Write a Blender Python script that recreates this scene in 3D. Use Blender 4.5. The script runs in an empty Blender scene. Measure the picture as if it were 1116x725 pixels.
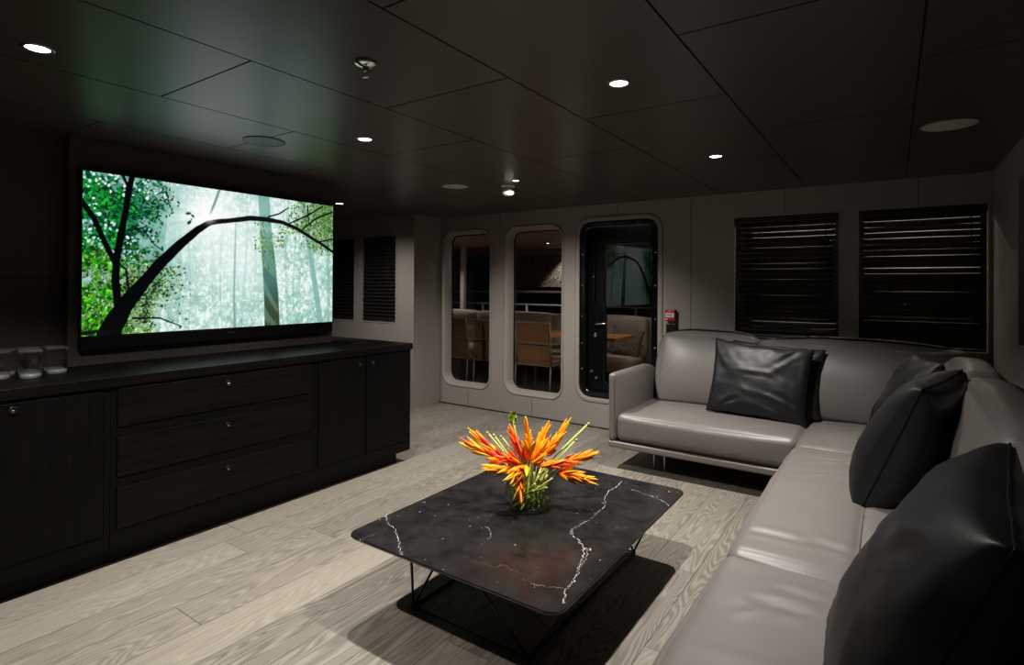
import bpy, bmesh, math, random
import numpy as np
from mathutils import Vector, Matrix, noise

S = bpy.context.scene
C = S.collection
PI = math.pi
random.seed(7)

# ------------------------------------------------------------------ camera
YAW, PITCH, ROLL, FPX, CYS = 0.599539973, 0.00417418, -0.0060885, 606.899, -53.391
CAMZ = 1.35
_f = Vector((-math.sin(YAW)*math.cos(PITCH), math.cos(YAW)*math.cos(PITCH), math.sin(PITCH)))
_r = Vector((math.cos(YAW), math.sin(YAW), 0))
_d = -_r.cross(_f)
_r2 = math.cos(ROLL)*_r + math.sin(ROLL)*_d
_d2 = -math.sin(ROLL)*_r + math.cos(ROLL)*_d
cam_d = bpy.data.cameras.new('camera')
cam = bpy.data.objects.new('camera', cam_d); C.objects.link(cam)
m = Matrix.Identity(4)
for i in range(3):
    m[i][0] = _r2[i]; m[i][1] = -_d2[i]; m[i][2] = -_f[i]
m[2][3] = CAMZ
cam.matrix_world = m
cam_d.sensor_fit = 'HORIZONTAL'; cam_d.sensor_width = 36
cam_d.lens = FPX*36/1116
cam_d.shift_y = CYS/1116
cam_d.clip_start = 0.05; cam_d.clip_end = 200
S.camera = cam

# ------------------------------------------------------------------ world, exposure, light levels
w = bpy.data.worlds.new('night'); S.world = w; w.use_nodes = True
w.node_tree.nodes['Background'].inputs[0].default_value = (0.5, 0.6, 1.0, 1)
w.node_tree.nodes['Background'].inputs[1].default_value = 0.0008
S.view_settings.view_transform = 'Standard'
S.view_settings.look = 'None'
S.view_settings.exposure = 0.0
S.view_settings.gamma = 1.0
S.view_settings.use_curve_mapping = False
SPOT_W = 205.0          # each ceiling downlight
SPOT_COL = (1.0, 0.955, 0.89)
SPOT_ANGLE = 114
SCREEN_STRENGTH = 1.0
try:
    S.cycles.use_denoising = True
    S.cycles.max_bounces = 8
    S.cycles.diffuse_bounces = 4
    S.cycles.glossy_bounces = 4
    S.cycles.transmission_bounces = 8
    S.cycles.transparent_max_bounces = 12
    S.cycles.caustics_reflective = False
    S.cycles.caustics_refractive = False
    S.cycles.sample_clamp_indirect = 4.0
except Exception:
    pass

CEIL = 2.13
YB = 4.85        # back wall
XR = 0.55        # right wall
XL = -3.66       # left wall beside the screen panel
YS = 4.42        # side wall with the far blinds
XC = -4.32       # return between side wall and back wall

# ------------------------------------------------------------------ materials
def mat(name, col=(.5, .5, .5), rough=.5, metal=0.0, spec=.5):
    m = bpy.data.materials.new(name); m.use_nodes = True
    b = m.node_tree.nodes['Principled BSDF']
    b.inputs['Base Color'].default_value = (*col, 1)
    b.inputs['Roughness'].default_value = rough
    b.inputs['Metallic'].default_value = metal
    b.inputs['Specular IOR Level'].default_value = spec
    return m

class N:
    """small node-tree helper"""
    def __init__(s, m):
        s.t = m.node_tree; s.n = s.t.nodes; s.bsdf = s.n.get('Principled BSDF')
    def add(s, kind, **kw):
        o = s.n.new(kind)
        for k, v in kw.items(): setattr(o, k, v)
        return o
    def link(s, a, b): s.t.links.new(a, b)
    def val(s, sock, v):
        if hasattr(v, 'is_output'): s.link(v, sock)
        else: sock.default_value = v
    def math(s, op, a, b=0.0, c=0.0):
        o = s.add('ShaderNodeMath', operation=op)
        s.val(o.inputs[0], a); s.val(o.inputs[1], b); s.val(o.inputs[2], c)
        return o.outputs[0]
    def ramp(s, fac, stops):
        o = s.add('ShaderNodeValToRGB'); e = o.color_ramp.elements
        while len(e) < len(stops): e.new(.5)
        for i, (p, c) in enumerate(stops):
            e[i].position = p; e[i].color = (*c, 1) if len(c) == 3 else c
        s.link(fac, o.inputs[0]); return o.outputs[0]
    def noise(s, vec, scale, detail=4, rough=.5, dist=0.0):
        o = s.add('ShaderNodeTexNoise'); o.inputs['Scale'].default_value = scale
        o.inputs['Detail'].default_value = detail; o.inputs['Roughness'].default_value = rough
        o.inputs['Distortion'].default_value = dist
        if vec is not None: s.link(vec, o.inputs['Vector'])
        return o
    def mapping(s, vec, scale=(1, 1, 1), loc=(0, 0, 0), rot=(0, 0, 0)):
        o = s.add('ShaderNodeMapping'); o.inputs['Scale'].default_value = scale
        o.inputs['Location'].default_value = loc; o.inputs['Rotation'].default_value = rot
        s.link(vec, o.inputs['Vector']); return o.outputs[0]
    def pos(s): return s.add('ShaderNodeNewGeometry').outputs['Position']
    def obj(s): return s.add('ShaderNodeTexCoord').outputs['Object']
    def mix(s, fac, a, b, blend='MIX'):
        o = s.add('ShaderNodeMix', data_type='RGBA', blend_type=blend)
        s.val(o.inputs[0], fac); s.val(o.inputs[6], a); s.val(o.inputs[7], b)
        return o.outputs[2]
    def bump(s, h, strength=.2, dist=.002):
        o = s.add('ShaderNodeBump'); o.inputs['Strength'].default_value = strength
        o.inputs['Distance'].default_value = dist
        s.link(h, o.inputs['Height']); s.link(o.outputs[0], s.bsdf.inputs['Normal'])

def m_wall():
    m = mat('wall_fabric', (.20, .178, .16), .62, spec=.35); n = N(m)
    p = n.pos()
    a = n.noise(p, 1.2, 2); b = n.noise(p, 220, 2)
    n.link(n.mix(a.outputs[0], (.265, .238, .215, 1), (.295, .266, .242, 1)), n.bsdf.inputs['Base Color'])
    n.bump(b.outputs[0], .15, .001)
    return m

def m_darkwood(name, c0, c1, rough=.42, axis=1, spec=.45):
    m = mat(name, c0, rough, spec=spec); n = N(m)
    sc = [60, 60, 60]; sc[axis] = 2.5
    v = n.mapping(n.pos(), tuple(sc))
    g = n.noise(v, 1.0, 5, .6)
    n.link(n.ramp(g.outputs[0], [(.35, c0), (.7, c1)]), n.bsdf.inputs['Base Color'])
    n.bump(g.outputs[0], .35, .002)
    return m

def m_floor():
    m = mat('oak_planks', (.4, .35, .28), .42, spec=.4); n = N(m)
    sep = n.add('ShaderNodeSeparateXYZ'); n.link(n.pos(), sep.inputs[0])
    x, y = sep.outputs[0], sep.outputs[1]
    PW, PL = 0.2125, 2.1
    u = n.math('DIVIDE', n.math('ADD', x, 2.89), PW)
    row = n.math('FLOOR', u)
    wn = n.add('ShaderNodeTexWhiteNoise', noise_dimensions='1D'); n.link(row, wn.inputs['W'])
    v = n.math('ADD', n.math('DIVIDE', y, PL), n.math('MULTIPLY', wn.outputs['Value'], 7.3))
    col = n.math('FLOOR', v)
    comb = n.add('ShaderNodeCombineXYZ'); n.link(row, comb.inputs[0]); n.link(col, comb.inputs[1])
    wn2 = n.add('ShaderNodeTexWhiteNoise', noise_dimensions='3D'); n.link(comb.outputs[0], wn2.inputs['Vector'])
    rnd = wn2.outputs['Value']
    fu = n.math('FRACT', u); fv = n.math('FRACT', v)
    du = n.math('MULTIPLY', n.math('MINIMUM', fu, n.math('SUBTRACT', 1.0, fu)), PW)
    dv = n.math('MULTIPLY', n.math('MINIMUM', fv, n.math('SUBTRACT', 1.0, fv)), PL)
    gap = n.math('LESS_THAN', n.math('MINIMUM', du, dv), 0.0016)
    # grain: contour lines of a stretched noise, different in each plank
    c2 = n.add('ShaderNodeCombineXYZ')
    n.link(n.math('MULTIPLY', x, 6.5), c2.inputs[0])
    n.link(n.math('MULTIPLY', y, 0.75), c2.inputs[1])
    n.link(n.math('MULTIPLY', rnd, 60.0), c2.inputs[2])
    big = n.noise(c2.outputs[0], 1.0, 2.5, .45, .25)
    ring = n.math('FRACT', n.math('MULTIPLY', big.outputs[0], 30.0))
    ring = n.math('ABSOLUTE', n.math('SUBTRACT', ring, .5))
    ring = n.math('SMOOTH_MIN', n.math('MULTIPLY', ring, 2.4), 1.0, .2)
    c3 = n.add('ShaderNodeCombineXYZ')
    n.link(n.math('MULTIPLY', x, 150.0), c3.inputs[0]); n.link(n.math('MULTIPLY', y, 6.0), c3.inputs[1])
    n.link(n.math('MULTIPLY', rnd, 30.0), c3.inputs[2])
    fine = n.noise(c3.outputs[0], 1.0, 4, .65)
    cl = n.noise(n.mapping(n.pos(), (2.2, .8, 1)), 1.0, 3, .5)
    base = n.ramp(rnd, [(0, (.10, .087, .070)), (.35, (.138, .121, .099)), (.7, (.182, .161, .134)), (1, (.275, .247, .207))])
    a = n.mix(n.math('MULTIPLY', n.math('SUBTRACT', 1.0, ring), .60), base, (.43, .395, .34, 1))
    a = n.mix(n.math('MULTIPLY', fine.outputs[0], .55), a, (.085, .072, .056, 1))
    a = n.mix(n.math('MULTIPLY', cl.outputs[0], .35), a, (.215, .185, .145, 1))
    a = n.mix(gap, a, (.05, .04, .03, 1))
    n.link(a, n.bsdf.inputs['Base Color'])
    n.link(n.math('ADD', .36, n.math('MULTIPLY', ring, .12)), n.bsdf.inputs['Roughness'])
    h = n.math('SUBTRACT', n.math('ADD', n.math('MULTIPLY', ring, .3), n.math('MULTIPLY', fine.outputs[0], .5)), n.math('MULTIPLY', gap, 2.0))
    n.bump(h, .25, .0015)
    return m

def m_leather(name, col, rough, spec=.5, grain=.12, col2=None):
    m = mat(name, col, rough, spec=spec); n = N(m)
    o = n.obj()
    vo = n.add('ShaderNodeTexVoronoi'); vo.inputs['Scale'].default_value = 260; n.link(o, vo.inputs['Vector'])
    big = n.noise(o, 5, 3, .5, .4)
    h = n.math('ADD', n.math('MULTIPLY', vo.outputs['Distance'], .25), n.math('MULTIPLY', big.outputs[0], 2.2))
    n.bump(h, grain, .004)
    if col2:
        n.link(n.mix(big.outputs[0], (*col, 1), (*col2, 1)), n.bsdf.inputs['Base Color'])
    return m

def m_marble():
    m = mat('black_marble', (.01, .01, .011), .22, spec=.5); n = N(m)
    o = n.obj()
    warp = n.noise(o, 2.2, 6, .62)
    add = n.add('ShaderNodeMix', data_type='RGBA', blend_type='LINEAR_LIGHT')
    add.inputs[0].default_value = .16; n.link(o, add.inputs[6]); n.link(warp.outputs[1], add.inputs[7])
    vo = n.add('ShaderNodeTexVoronoi', feature='DISTANCE_TO_EDGE'); vo.inputs['Scale'].default_value = 4.2
    n.link(add.outputs[2], vo.inputs['Vector'])
    mask = n.noise(o, 2.6, 3)
    vein = n.math('MULTIPLY', n.math('LESS_THAN', vo.outputs['Distance'], .005),
                  n.ramp(mask.outputs[0], [(.56, (0, 0, 0)), (.74, (.16, .16, .16))]))
    fl = n.add('ShaderNodeTexVoronoi'); fl.inputs['Scale'].default_value = 34; n.link(add.outputs[2], fl.inputs['Vector'])
    wn = n.add('ShaderNodeTexWhiteNoise', noise_dimensions='3D'); n.link(fl.outputs['Position'], wn.inputs['Vector'])
    fleck = n.math('MULTIPLY', n.math('LESS_THAN', fl.outputs['Distance'], n.math('MULTIPLY', n.math('POWER', wn.outputs['Value'], 4.0), .17)), n.math('GREATER_THAN', wn.outputs['Value'], .35))
    cloud = n.noise(o, 9, 6, .7, .5)
    base = n.ramp(cloud.outputs[0], [(.3, (.004, .004, .0045)), (.75, (.024, .022, .022))])
    c = n.mix(vein, base, (.5, .48, .46, 1))
    c = n.mix(n.math('MULTIPLY', fleck, .6), c, (.5, .48, .46, 1))
    n.link(c, n.bsdf.inputs['Base Color'])
    return m

def m_pane(name, tint=(.93, .95, .95), refl_rough=0.0):
    m = bpy.data.materials.new(name); m.use_nodes = True; n = N(m); n.n.clear()
    out = n.add('ShaderNodeOutputMaterial'); mx = n.add('ShaderNodeMixShader')
    lw = n.add('ShaderNodeLayerWeight'); lw.inputs[0].default_value = .5
    fac = n.math('ADD', .05, n.math('MULTIPLY', n.math('POWER', lw.outputs['Facing'], 5.0), .85))
    tr = n.add('ShaderNodeBsdfTransparent'); tr.inputs[0].default_value = (*tint, 1)
    gl = n.add('ShaderNodeBsdfGlossy'); gl.inputs['Roughness'].default_value = refl_rough
    n.link(fac, mx.inputs[0]); n.link(tr.outputs[0], mx.inputs[1]); n.link(gl.outputs[0], mx.inputs[2])
    n.link(mx.outputs[0], out.inputs[0]); return m

def m_glass(name, col=(1, 1, 1), ior=1.5):
    m = mat(name, col, 0.0); b = m.node_tree.nodes['Principled BSDF']
    b.inputs['Transmission Weight'].default_value = 1; b.inputs['IOR'].default_value = ior
    return m

def m_emit(name, col, s):
    m = mat(name, (0, 0, 0), .5); b = m.node_tree.nodes['Principled BSDF']
    b.inputs['Emission Color'].default_value = (*col, 1); b.inputs['Emission Strength'].default_value = s
    return m

def m_attr_emit(name, attr, s):
    m = mat(name, (.004, .004, .004), .25, spec=.3); n = N(m)
    a = n.add('ShaderNodeAttribute', attribute_name=attr)
    n.link(a.outputs['Color'], n.bsdf.inputs['Emission Color'])
    n.bsdf.inputs['Emission Strength'].default_value = s
    return m

def m_bract(name, base, mid, tip):
    m = mat(name, mid, .45, spec=.2); n = N(m)
    sep = n.add('ShaderNodeSeparateXYZ'); n.link(n.obj(), sep.inputs[0])
    z = n.math('MULTIPLY', sep.outputs[2], 12.0)
    c = n.ramp(z, [(0, base), (.45, mid), (1, tip)])
    n.link(c, n.bsdf.inputs['Base Color'])
    n.bsdf.inputs['Subsurface Weight'].default_value = 0.0
    return m

M = {}
M['wall'] = m_wall()
M['ceiling'] = mat('ceiling_lacquer', (.060, .049, .040), .33, spec=.5)
M['seam'] = mat('dark_seam', (.004, .004, .004), .8)
M['floor'] = m_floor()
M['panel'] = m_darkwood('screen_panel_wood', (.060, .050, .043), (.075, .063, .054), .5, 2)
M['black_oak'] = m_darkwood('black_oak', (.0022, .0019, .0017), (.0055, .0046, .0039), .42, 1, .12)
M['black_oak_v'] = m_darkwood('black_oak_upright', (.0022, .0019, .0017), (.0042, .0036, .0031), .45, 2, .10)
M['leather'] = m_leather('taupe_leather', (.134, .122, .114), .42, .45, .10, (.152, .139, .130))
M['stitch'] = mat('dark_stitch', (.09, .075, .065), .6)
M['leather_rail'] = m_leather('taupe_leather_rail', (.145, .126, .113), .45, .5, .06)
M['blackleather'] = m_leather('black_leather', (.0065, .0065, .0072), .46, .45, .14)
M['blackpiping'] = mat('black_piping', (.004, .004, .0045), .6, spec=.2)
M['marble'] = m_marble()
M['vein'] = mat('white_vein', (.42, .40, .385), .3)
M['blackmetal'] = mat('black_metal', (.012, .012, .013), .35, .6)
M['gloss_black'] = mat('gloss_black_paint', (.004, .004, .0045), .12, spec=.5)
M['chrome'] = mat('chrome', (.75, .74, .72), .12, 1.0)
M['steel'] = mat('brushed_steel', (.30, .29, .28), .3, 1.0)
M['blackplastic'] = mat('black_plastic', (.005, .005, .0055), .5, spec=.25)
M['blind'] = mat('dark_blind_slat', (.020, .018, .017), .35, spec=.5)
M['blind_lit'] = mat('lit_blind_slat', (.030, .029, .028), .30, spec=.6)  # lighter copy of the slat colour, with lamp light put into it
M['cord'] = mat('blind_cord', (.55, .52, .45), .7)
M['pane'] = m_pane('window_pane')
M['tumbler'] = m_pane('tumbler_glass', (.97, .97, .97), .02)
M['bowlglass'] = m_pane('bowl_glass', (.90, .93, .86))
M['water'] = m_glass('vase_water', (.93, .96, .86), 1.33)
M['lamp'] = m_emit('lamp_lens', (1.0, .95, .88), 14)
M['lamp_side'] = m_emit('lamp_lens_turned', (1.0, .93, .84), 5)
M['white'] = mat('white_plastic', (.82, .79, .75), .45)
M['grille'] = mat('speaker_grille', (.42, .40, .37), .7)
M['dgrille'] = mat('dark_speaker_grille', (.028, .023, .019), .45)
M['red'] = mat('red_plastic', (.36, .012, .018), .4)
M['label'] = mat('pale_label', (.62, .56, .54), .5)
M['ink'] = mat('dark_ink', (.03, .02, .02), .6)
M['stem'] = mat('green_stem', (.42, .46, .10), .45)
M['leaf'] = mat('green_leaf', (.36, .60, .06), .5, spec=.3)
M['stem_end'] = mat('pale_stem_end', (.42, .42, .16), .5)
M['br_orange'] = m_bract('orange_bract', (.80, .06, .010), (.92, .25, .006), (.92, .34, .010))
M['br_yellow'] = m_bract('yellow_bract', (.88, .16, .006), (.94, .38, .008), (.93, .47, .02))
M['br_red'] = m_bract('red_bract', (.55, .02, .025), (.75, .035, .035), (.82, .17, .02))
M['teak'] = m_darkwood('teak_deck', (.060, .036, .020), (.085, .052, .030), .5, 0)
M['tablewood'] = m_darkwood('orange_table_wood', (.42, .16, .045), (.52, .21, .06), .35, 0)
M['chairleather'] = mat('tan_sling', (.17, .072, .028), .5)
M['chairframe'] = mat('brown_chair_frame', (.13, .10, .075), .45)
M['settee'] = mat('beige_upholstery', (.42, .33, .265), .75)
M['cushion'] = mat('brown_cushion', (.15, .11, .085), .8)
M['deckceil'] = mat('deck_ceiling', (.40, .29, .20), .5)
M['railpaint'] = mat('rail_paint', (.42, .38, .34), .4)
M['post'] = mat('pale_post', (.66, .60, .58), .4)

def m_rough_stone():
    m = mat('rough_pale_stone', (.55, .5, .43), .9); n = N(m)
    g = n.noise(n.pos(), 38, 4, .6)
    n.link(n.ramp(g.outputs[0], [(.42, (.03, .025, .02)), (.52, (.5, .45, .38)), (.7, (.72, .68, .6))]), n.bsdf.inputs['Base Color'])
    return m
M['stone'] = m_rough_stone()

# ------------------------------------------------------------------ mesh helpers
def add_box(bm, lo, hi, bev=0.0, seg=2, mi=0):
    lo = Vector(lo); hi = Vector(hi)
    r = bmesh.ops.create_cube(bm, size=1.0)
    vs = r['verts']
    bmesh.ops.scale(bm, vec=hi-lo, verts=vs); bmesh.ops.translate(bm, vec=(lo+hi)/2, verts=vs)
    fs = list({f for v in vs for f in v.link_faces})
    for f in fs: f.material_index = mi
    if bev > 0:
        es = list({e for v in vs for e in v.link_edges})
        bmesh.ops.bevel(bm, geom=es, offset=bev, segments=seg, profile=.5, affect='EDGES', clamp_overlap=True)
    return bm

def box(lo, hi, bev=0.0, seg=2):
    return add_box(bmesh.new(), lo, hi, bev, seg)

def add_tube(bm, pts, r, seg=8, closed=False, mi=0, flat=1.0):
    pts = [Vector(p) for p in pts]; n = len(pts)
    rs = r if isinstance(r, (list, tuple)) else [r]*n
    rings = []; up = Vector((0, 0, 1))
    prev = None
    for i, p in enumerate(pts):
        a = pts[(i-1) % n] if (closed or i > 0) else p
        b = pts[(i+1) % n] if (closed or i < n-1) else p
        t = (b-a).normalized() if (b-a).length > 1e-9 else Vector((0, 0, 1))
        if prev is None:
            ref = up if abs(t.dot(up)) < .95 else Vector((1, 0, 0))
            s = t.cross(ref).normalized()
        else:
            s = (prev - t*prev.dot(t))
            s = s.normalized() if s.length > 1e-6 else t.orthogonal().normalized()
        prev = s; q = t.cross(s)
        rings.append([bm.verts.new(p + (s*math.cos(2*PI*k/seg) + q*math.sin(2*PI*k/seg)*flat)*rs[i]) for k in range(seg)])
    m_ = n if closed else n-1
    for i in range(m_):
        A = rings[i]; B = rings[(i+1) % n]
        for k in range(seg):
            f = bm.faces.new((A[k], A[(k+1) % seg], B[(k+1) % seg], B[k])); f.smooth = True; f.material_index = mi
    if not closed:
        for rr in (rings[0][::-1], rings[-1]):
            f = bm.faces.new(rr); f.material_index = mi
    return bm

def add_lathe(bm, prof, center=(0, 0, 0), seg=32, mi=0, close=False):
    cx, cy, cz = center; rings = []
    for r, z in prof:
        if r < 1e-6: rings.append([bm.verts.new((cx, cy, cz+z))])
        else: rings.append([bm.verts.new((cx+r*math.cos(2*PI*k/seg), cy+r*math.sin(2*PI*k/seg), cz+z)) for k in range(seg)])
    pairs = list(zip(rings[:-1], rings[1:]))
    if close: pairs.append((rings[-1], rings[0]))
    for A, B in pairs:
        for k in range(seg):
            k2 = (k+1) % seg
            if len(A) == 1 and len(B) == 1: continue
            if len(A) == 1: f = bm.faces.new((A[0], B[k2], B[k]))
            elif len(B) == 1: f = bm.faces.new((A[k], A[k2], B[0]))
            else: f = bm.faces.new((A[k], A[k2], B[k2], B[k]))
            f.smooth = True; f.material_index = mi
    return bm

def rrect(a0, b0, a1, b1, r, n=8):
    """rounded rectangle outline, counter clockwise, in a plane (a, b)"""
    pts = []
    for cx, cy, s in ((a1-r, b0+r, -90), (a1-r, b1-r, 0), (a0+r, b1-r, 90), (a0+r, b0+r, 180)):
        for k in range(n+1):
            t = math.radians(s+90*k/n); pts.append((cx+r*math.cos(t), cy+r*math.sin(t)))
    return pts

def add_loops(bm, loops, smooth=False, mi=0, closed_profile=False):
    """loops: lists of equal length of 3d points; bridges them in turn"""
    R = [[bm.verts.new(p) for p in L] for L in loops]
    pr = list(zip(R[:-1], R[1:]))
    if closed_profile: pr.append((R[-1], R[0]))
    for A, B in pr:
        n = len(A)
        for k in range(n):
            f = bm.faces.new((A[k], A[(k+1) % n], B[(k+1) % n], B[k])); f.smooth = smooth; f.material_index = mi
    return R

def plate(outer, holes, thick, to3d):
    """flat plate with holes; to3d maps (a, b, c) to a point, c in 0..thick"""
    cu = bpy.data.curves.new('plate', 'CURVE'); cu.dimensions = '2D'; cu.fill_mode = 'BOTH'; cu.extrude = thick/2
    for L in [outer]+list(holes):
        sp = cu.splines.new('POLY'); sp.points.add(len(L)-1)
        for p, q in zip(sp.points, L): p.co = (q[0], q[1], 0, 1)
        sp.use_cyclic_u = True
    o = bpy.data.objects.new('plate', cu); C.objects.link(o)
    dg = bpy.context.evaluated_depsgraph_get(); dg.update()
    me = bpy.data.meshes.new_from_object(o.evaluated_get(dg))
    bm = bmesh.new(); bm.from_mesh(me)
    bpy.data.objects.remove(o); bpy.data.curves.remove(cu); bpy.data.meshes.remove(me)
    for v in bm.verts:
        v.co = Vector(to3d(v.co.x, v.co.y, v.co.z + thick/2))
    bmesh.ops.remove_doubles(bm, verts=bm.verts, dist=1e-5)
    bmesh.ops.recalc_face_normals(bm, faces=bm.faces)
    for f in bm.faces: f.smooth = False
    return bm

ORG = {}
def link(name, bm, m, parent=None, smooth=None, recalc=True):
    if recalc: bmesh.ops.recalc_face_normals(bm, faces=bm.faces)
    me = bpy.data.meshes.new(name)
    org = Vector((0, 0, 0))
    if parent is not None:
        org = ORG.get(parent.name, Vector((0, 0, 0)))
        if org.length: bmesh.ops.translate(bm, vec=-org, verts=bm.verts)
    if smooth is not None:
        for f in bm.faces: f.smooth = smooth
    bm.to_mesh(me); bm.free()
    for mm in (m if isinstance(m, (list, tuple)) else [m]):
        me.materials.append(M[mm] if isinstance(mm, str) else mm)
    o = bpy.data.objects.new(name, me); C.objects.link(o)
    if parent is not None:
        o.parent = parent; ORG[o.name] = org
    return o
def tag(o, label, cat, group=None):
    o['label'] = label; o['category'] = cat
    if group: o['group'] = group
    return o
def thing(name, label, cat, loc=(0, 0, 0), group=None):
    o = bpy.data.objects.new(name, None); C.objects.link(o); o.location = loc
    o.empty_display_size = .1
    ORG[o.name] = Vector(loc)
    return tag(o, label, cat, group)
def struct(name, bm, m, parent=None, smooth=None):
    o = link(name, bm, m, parent, smooth)
    if parent is None: o['kind'] = 'structure'
    return o
def dup(root, loc=None, label=None, rot=None):
    r = root.copy(); C.objects.link(r)
    if loc is not None: r.location = loc
    if rot is not None: r.rotation_euler = rot
    if label: r['label'] = label
    for ch in list(root.children):
        c = ch.copy(); C.objects.link(c); c.parent = r
        for g in list(ch.children):
            d = g.copy(); C.objects.link(d); d.parent = c
    return r

def soft_box(lo, hi, r=.05, n=22, crown=0.0, amp=0.0, seed=0, shear=None, freq=4.0):
    """upholstered block: rounded edges, crowned faces, slight wrinkling"""
    lo = Vector(lo); hi = Vector(hi); c = (lo+hi)/2; h = (hi-lo)/2
    bm = bmesh.new(); bmesh.ops.create_grid(bm, x_segments=2, y_segments=2, size=1); bm.clear()
    # cube sphere style grid
    def coords(k):
        return -1 + 2*k/n
    cache = {}
    def V(i, j, k):
        if (i, j, k) not in cache: cache[(i, j, k)] = bm.verts.new((coords(i), coords(j), coords(k)))
        return cache[(i, j, k)]
    for a in range(n):
        for b in range(n):
            for s in (0, n):
                for q in (((a, b, s), (a+1, b, s), (a+1, b+1, s), (a, b+1, s)),
                          ((a, s, b), (a+1, s, b), (a+1, s, b+1), (a, s, b+1)),
                          ((s, a, b), (s, a+1, b), (s, a+1, b+1), (s, a, b+1))):
                    bm.faces.new([V(*t) for t in q])
    for v in bm.verts:
        u = v.co.copy()
        # crowd the grid lines towards the edges
        u = Vector([math.copysign(abs(t)**.75, t) for t in u])
        p = Vector((u.x*h.x, u.y*h.y, u.z*h.z))
        core = Vector([max(-(h[i]-r), min(h[i]-r, p[i])) for i in range(3)])
        d = p-core
        if d.length > 1e-9:
            d = d.normalized()*min(r, max(abs(p[i]-core[i]) for i in range(3)))
        p = core+d
        if crown:
            e = [1-abs(t)**2.5 for t in u]
            ax = max(range(3), key=lambda i: abs(u[i]))
            oth = [i for i in range(3) if i != ax]
            p[ax] += math.copysign(crown*e[oth[0]]*e[oth[1]], u[ax])*(1.0 if abs(u[ax]) > .999 else 0)
        w_ = p+c
        if amp:
            q = w_*freq + Vector((seed*7.1, seed*3.3, seed))
            nn = Vector((noise.noise(q), noise.noise(q+Vector((31, 0, 0))), noise.noise(q+Vector((0, 57, 0)))))
            w_ += nn*amp
        if shear:
            t = (w_.z-lo.z)/(hi.z-lo.z)
            w_ += Vector(shear)*t
        v.co = w_
    for f in bm.faces: f.smooth = True
    return bm

def crease(bm, fn):
    for v in bm.verts: v.co = Vector(fn(v.co))
    return bm

# ------------------------------------------------------------------ setting: floor, ceiling, walls
struct('floor', box((-6.4, -1.4, -.06), (XR+.12, YB, 0)), 'floor')

def ceiling():
    bm = bmesh.new()
    add_box(bm, (-6.4, -1.4, CEIL+.012), (XR+.12, YB+.1, CEIL+.08), mi=1)
    xs = [-6.4, -5.05, -4.42, -3.79, -3.15, -2.52, -1.85, -1.19, -.555, .075, XR+.12]
    g = .0036
    for i in range(len(xs)-1):
        ys = [-1.4]
        off = (0.46 if i % 2 == 0 else 1.085)
        y = off-1.25
        while y < YB:
            if y > -1.4+.1: ys.append(y)
            y += 1.25
        ys.append(YB+.1)
        for a, b in zip(ys[:-1], ys[1:]):
            add_box(bm, (xs[i]+g, a+g, CEIL), (xs[i+1]-g, b-g, CEIL+.012), mi=0)
    return bm
struct('ceiling', ceiling(), ['ceiling', 'seam'])

DOOR = (-2.52, .285, -1.735, 1.972)
W1 = (-4.236, .262, -3.640, 1.928)
W2 = (-3.365, .258, -2.748, 1.928)
BL1 = (-1.085, .925, -.335, 1.922)
BL2 = (-.208, .918, .525, 1.922)
def rect(a0, b0, a1, b1): return [(a0, b0), (a1, b0), (a1, b1), (a0, b1)]
def grown(W, g): return (W[0]-g, W[1]-g, W[2]+g, W[3]+g)
def groove_wall(y0, holes, x0, x1, z0, z1, seams, th):
    """a wall facing -y made of panels split at vertical seams"""
    return plate(rect(x0, z0, x1, z1), holes, th, lambda a, b, c: (a, y0+c, b))
struct('wall_back', groove_wall(YB, [rrect(*grown(W1, .050), .15), rrect(*grown(W2, .050), .15), rrect(*DOOR, .11), rect(*BL1), rect(*BL2)],
                                 XC-.12, XR+.12, 0, CEIL, [], .12), 'wall')
# shadow gaps between the wall panels
def seam_strip(name, lo, hi):
    return struct(name, box(lo, hi), 'seam')
k = 1
for (x, z0, z1) in ((-.708, BL1[3]+.005, CEIL), (.149, BL2[3]+.005, CEIL), (-1.44, .1, CEIL), (-2.125, 2.045, CEIL), (-3.48, 2.0, CEIL), (-3.06, 0.0, .185), (-3.9, 0.0, .18)):
    seam_strip('trim_%d' % k, (x-.0018, YB-.0012, z0), (x+.0018, YB+.002, z1)); k += 1
struct('baseboard_back', box((XC, YB-.006, 0), (-.4, YB+.01, .012), .001), 'seam')

def molding(x0, z0, x1, z1, grow, r_in, depth, y=YB):
    """raised rounded surround round an opening plus its reveal"""
    bm = bmesh.new()
    def L(g, dy, rr): return [(a, y+dy, b) for a, b in rrect(x0-g, z0-g, x1+g, z1+g, rr)]
    add_loops(bm, [L(grow, .001, r_in+grow), L(grow, -.004, r_in+grow), L(grow-.004, -.006, r_in+grow-.004), L(grow*.55, -.0065, r_in+grow*.55),
                   L(.012, -.005, r_in+.012), L(.003, -.001, r_in+.003), L(0, .008, r_in), L(0, depth, r_in)], smooth=True)
    # fine shadow line round it
    return bm
def ringline(x0, z0, x1, z1, g, rr, y=YB):
    return add_tube(bmesh.new(), [(a, y, b) for a, b in rrect(x0-g, z0-g, x1+g, z1+g, rr)], .0016, 6, True)

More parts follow.
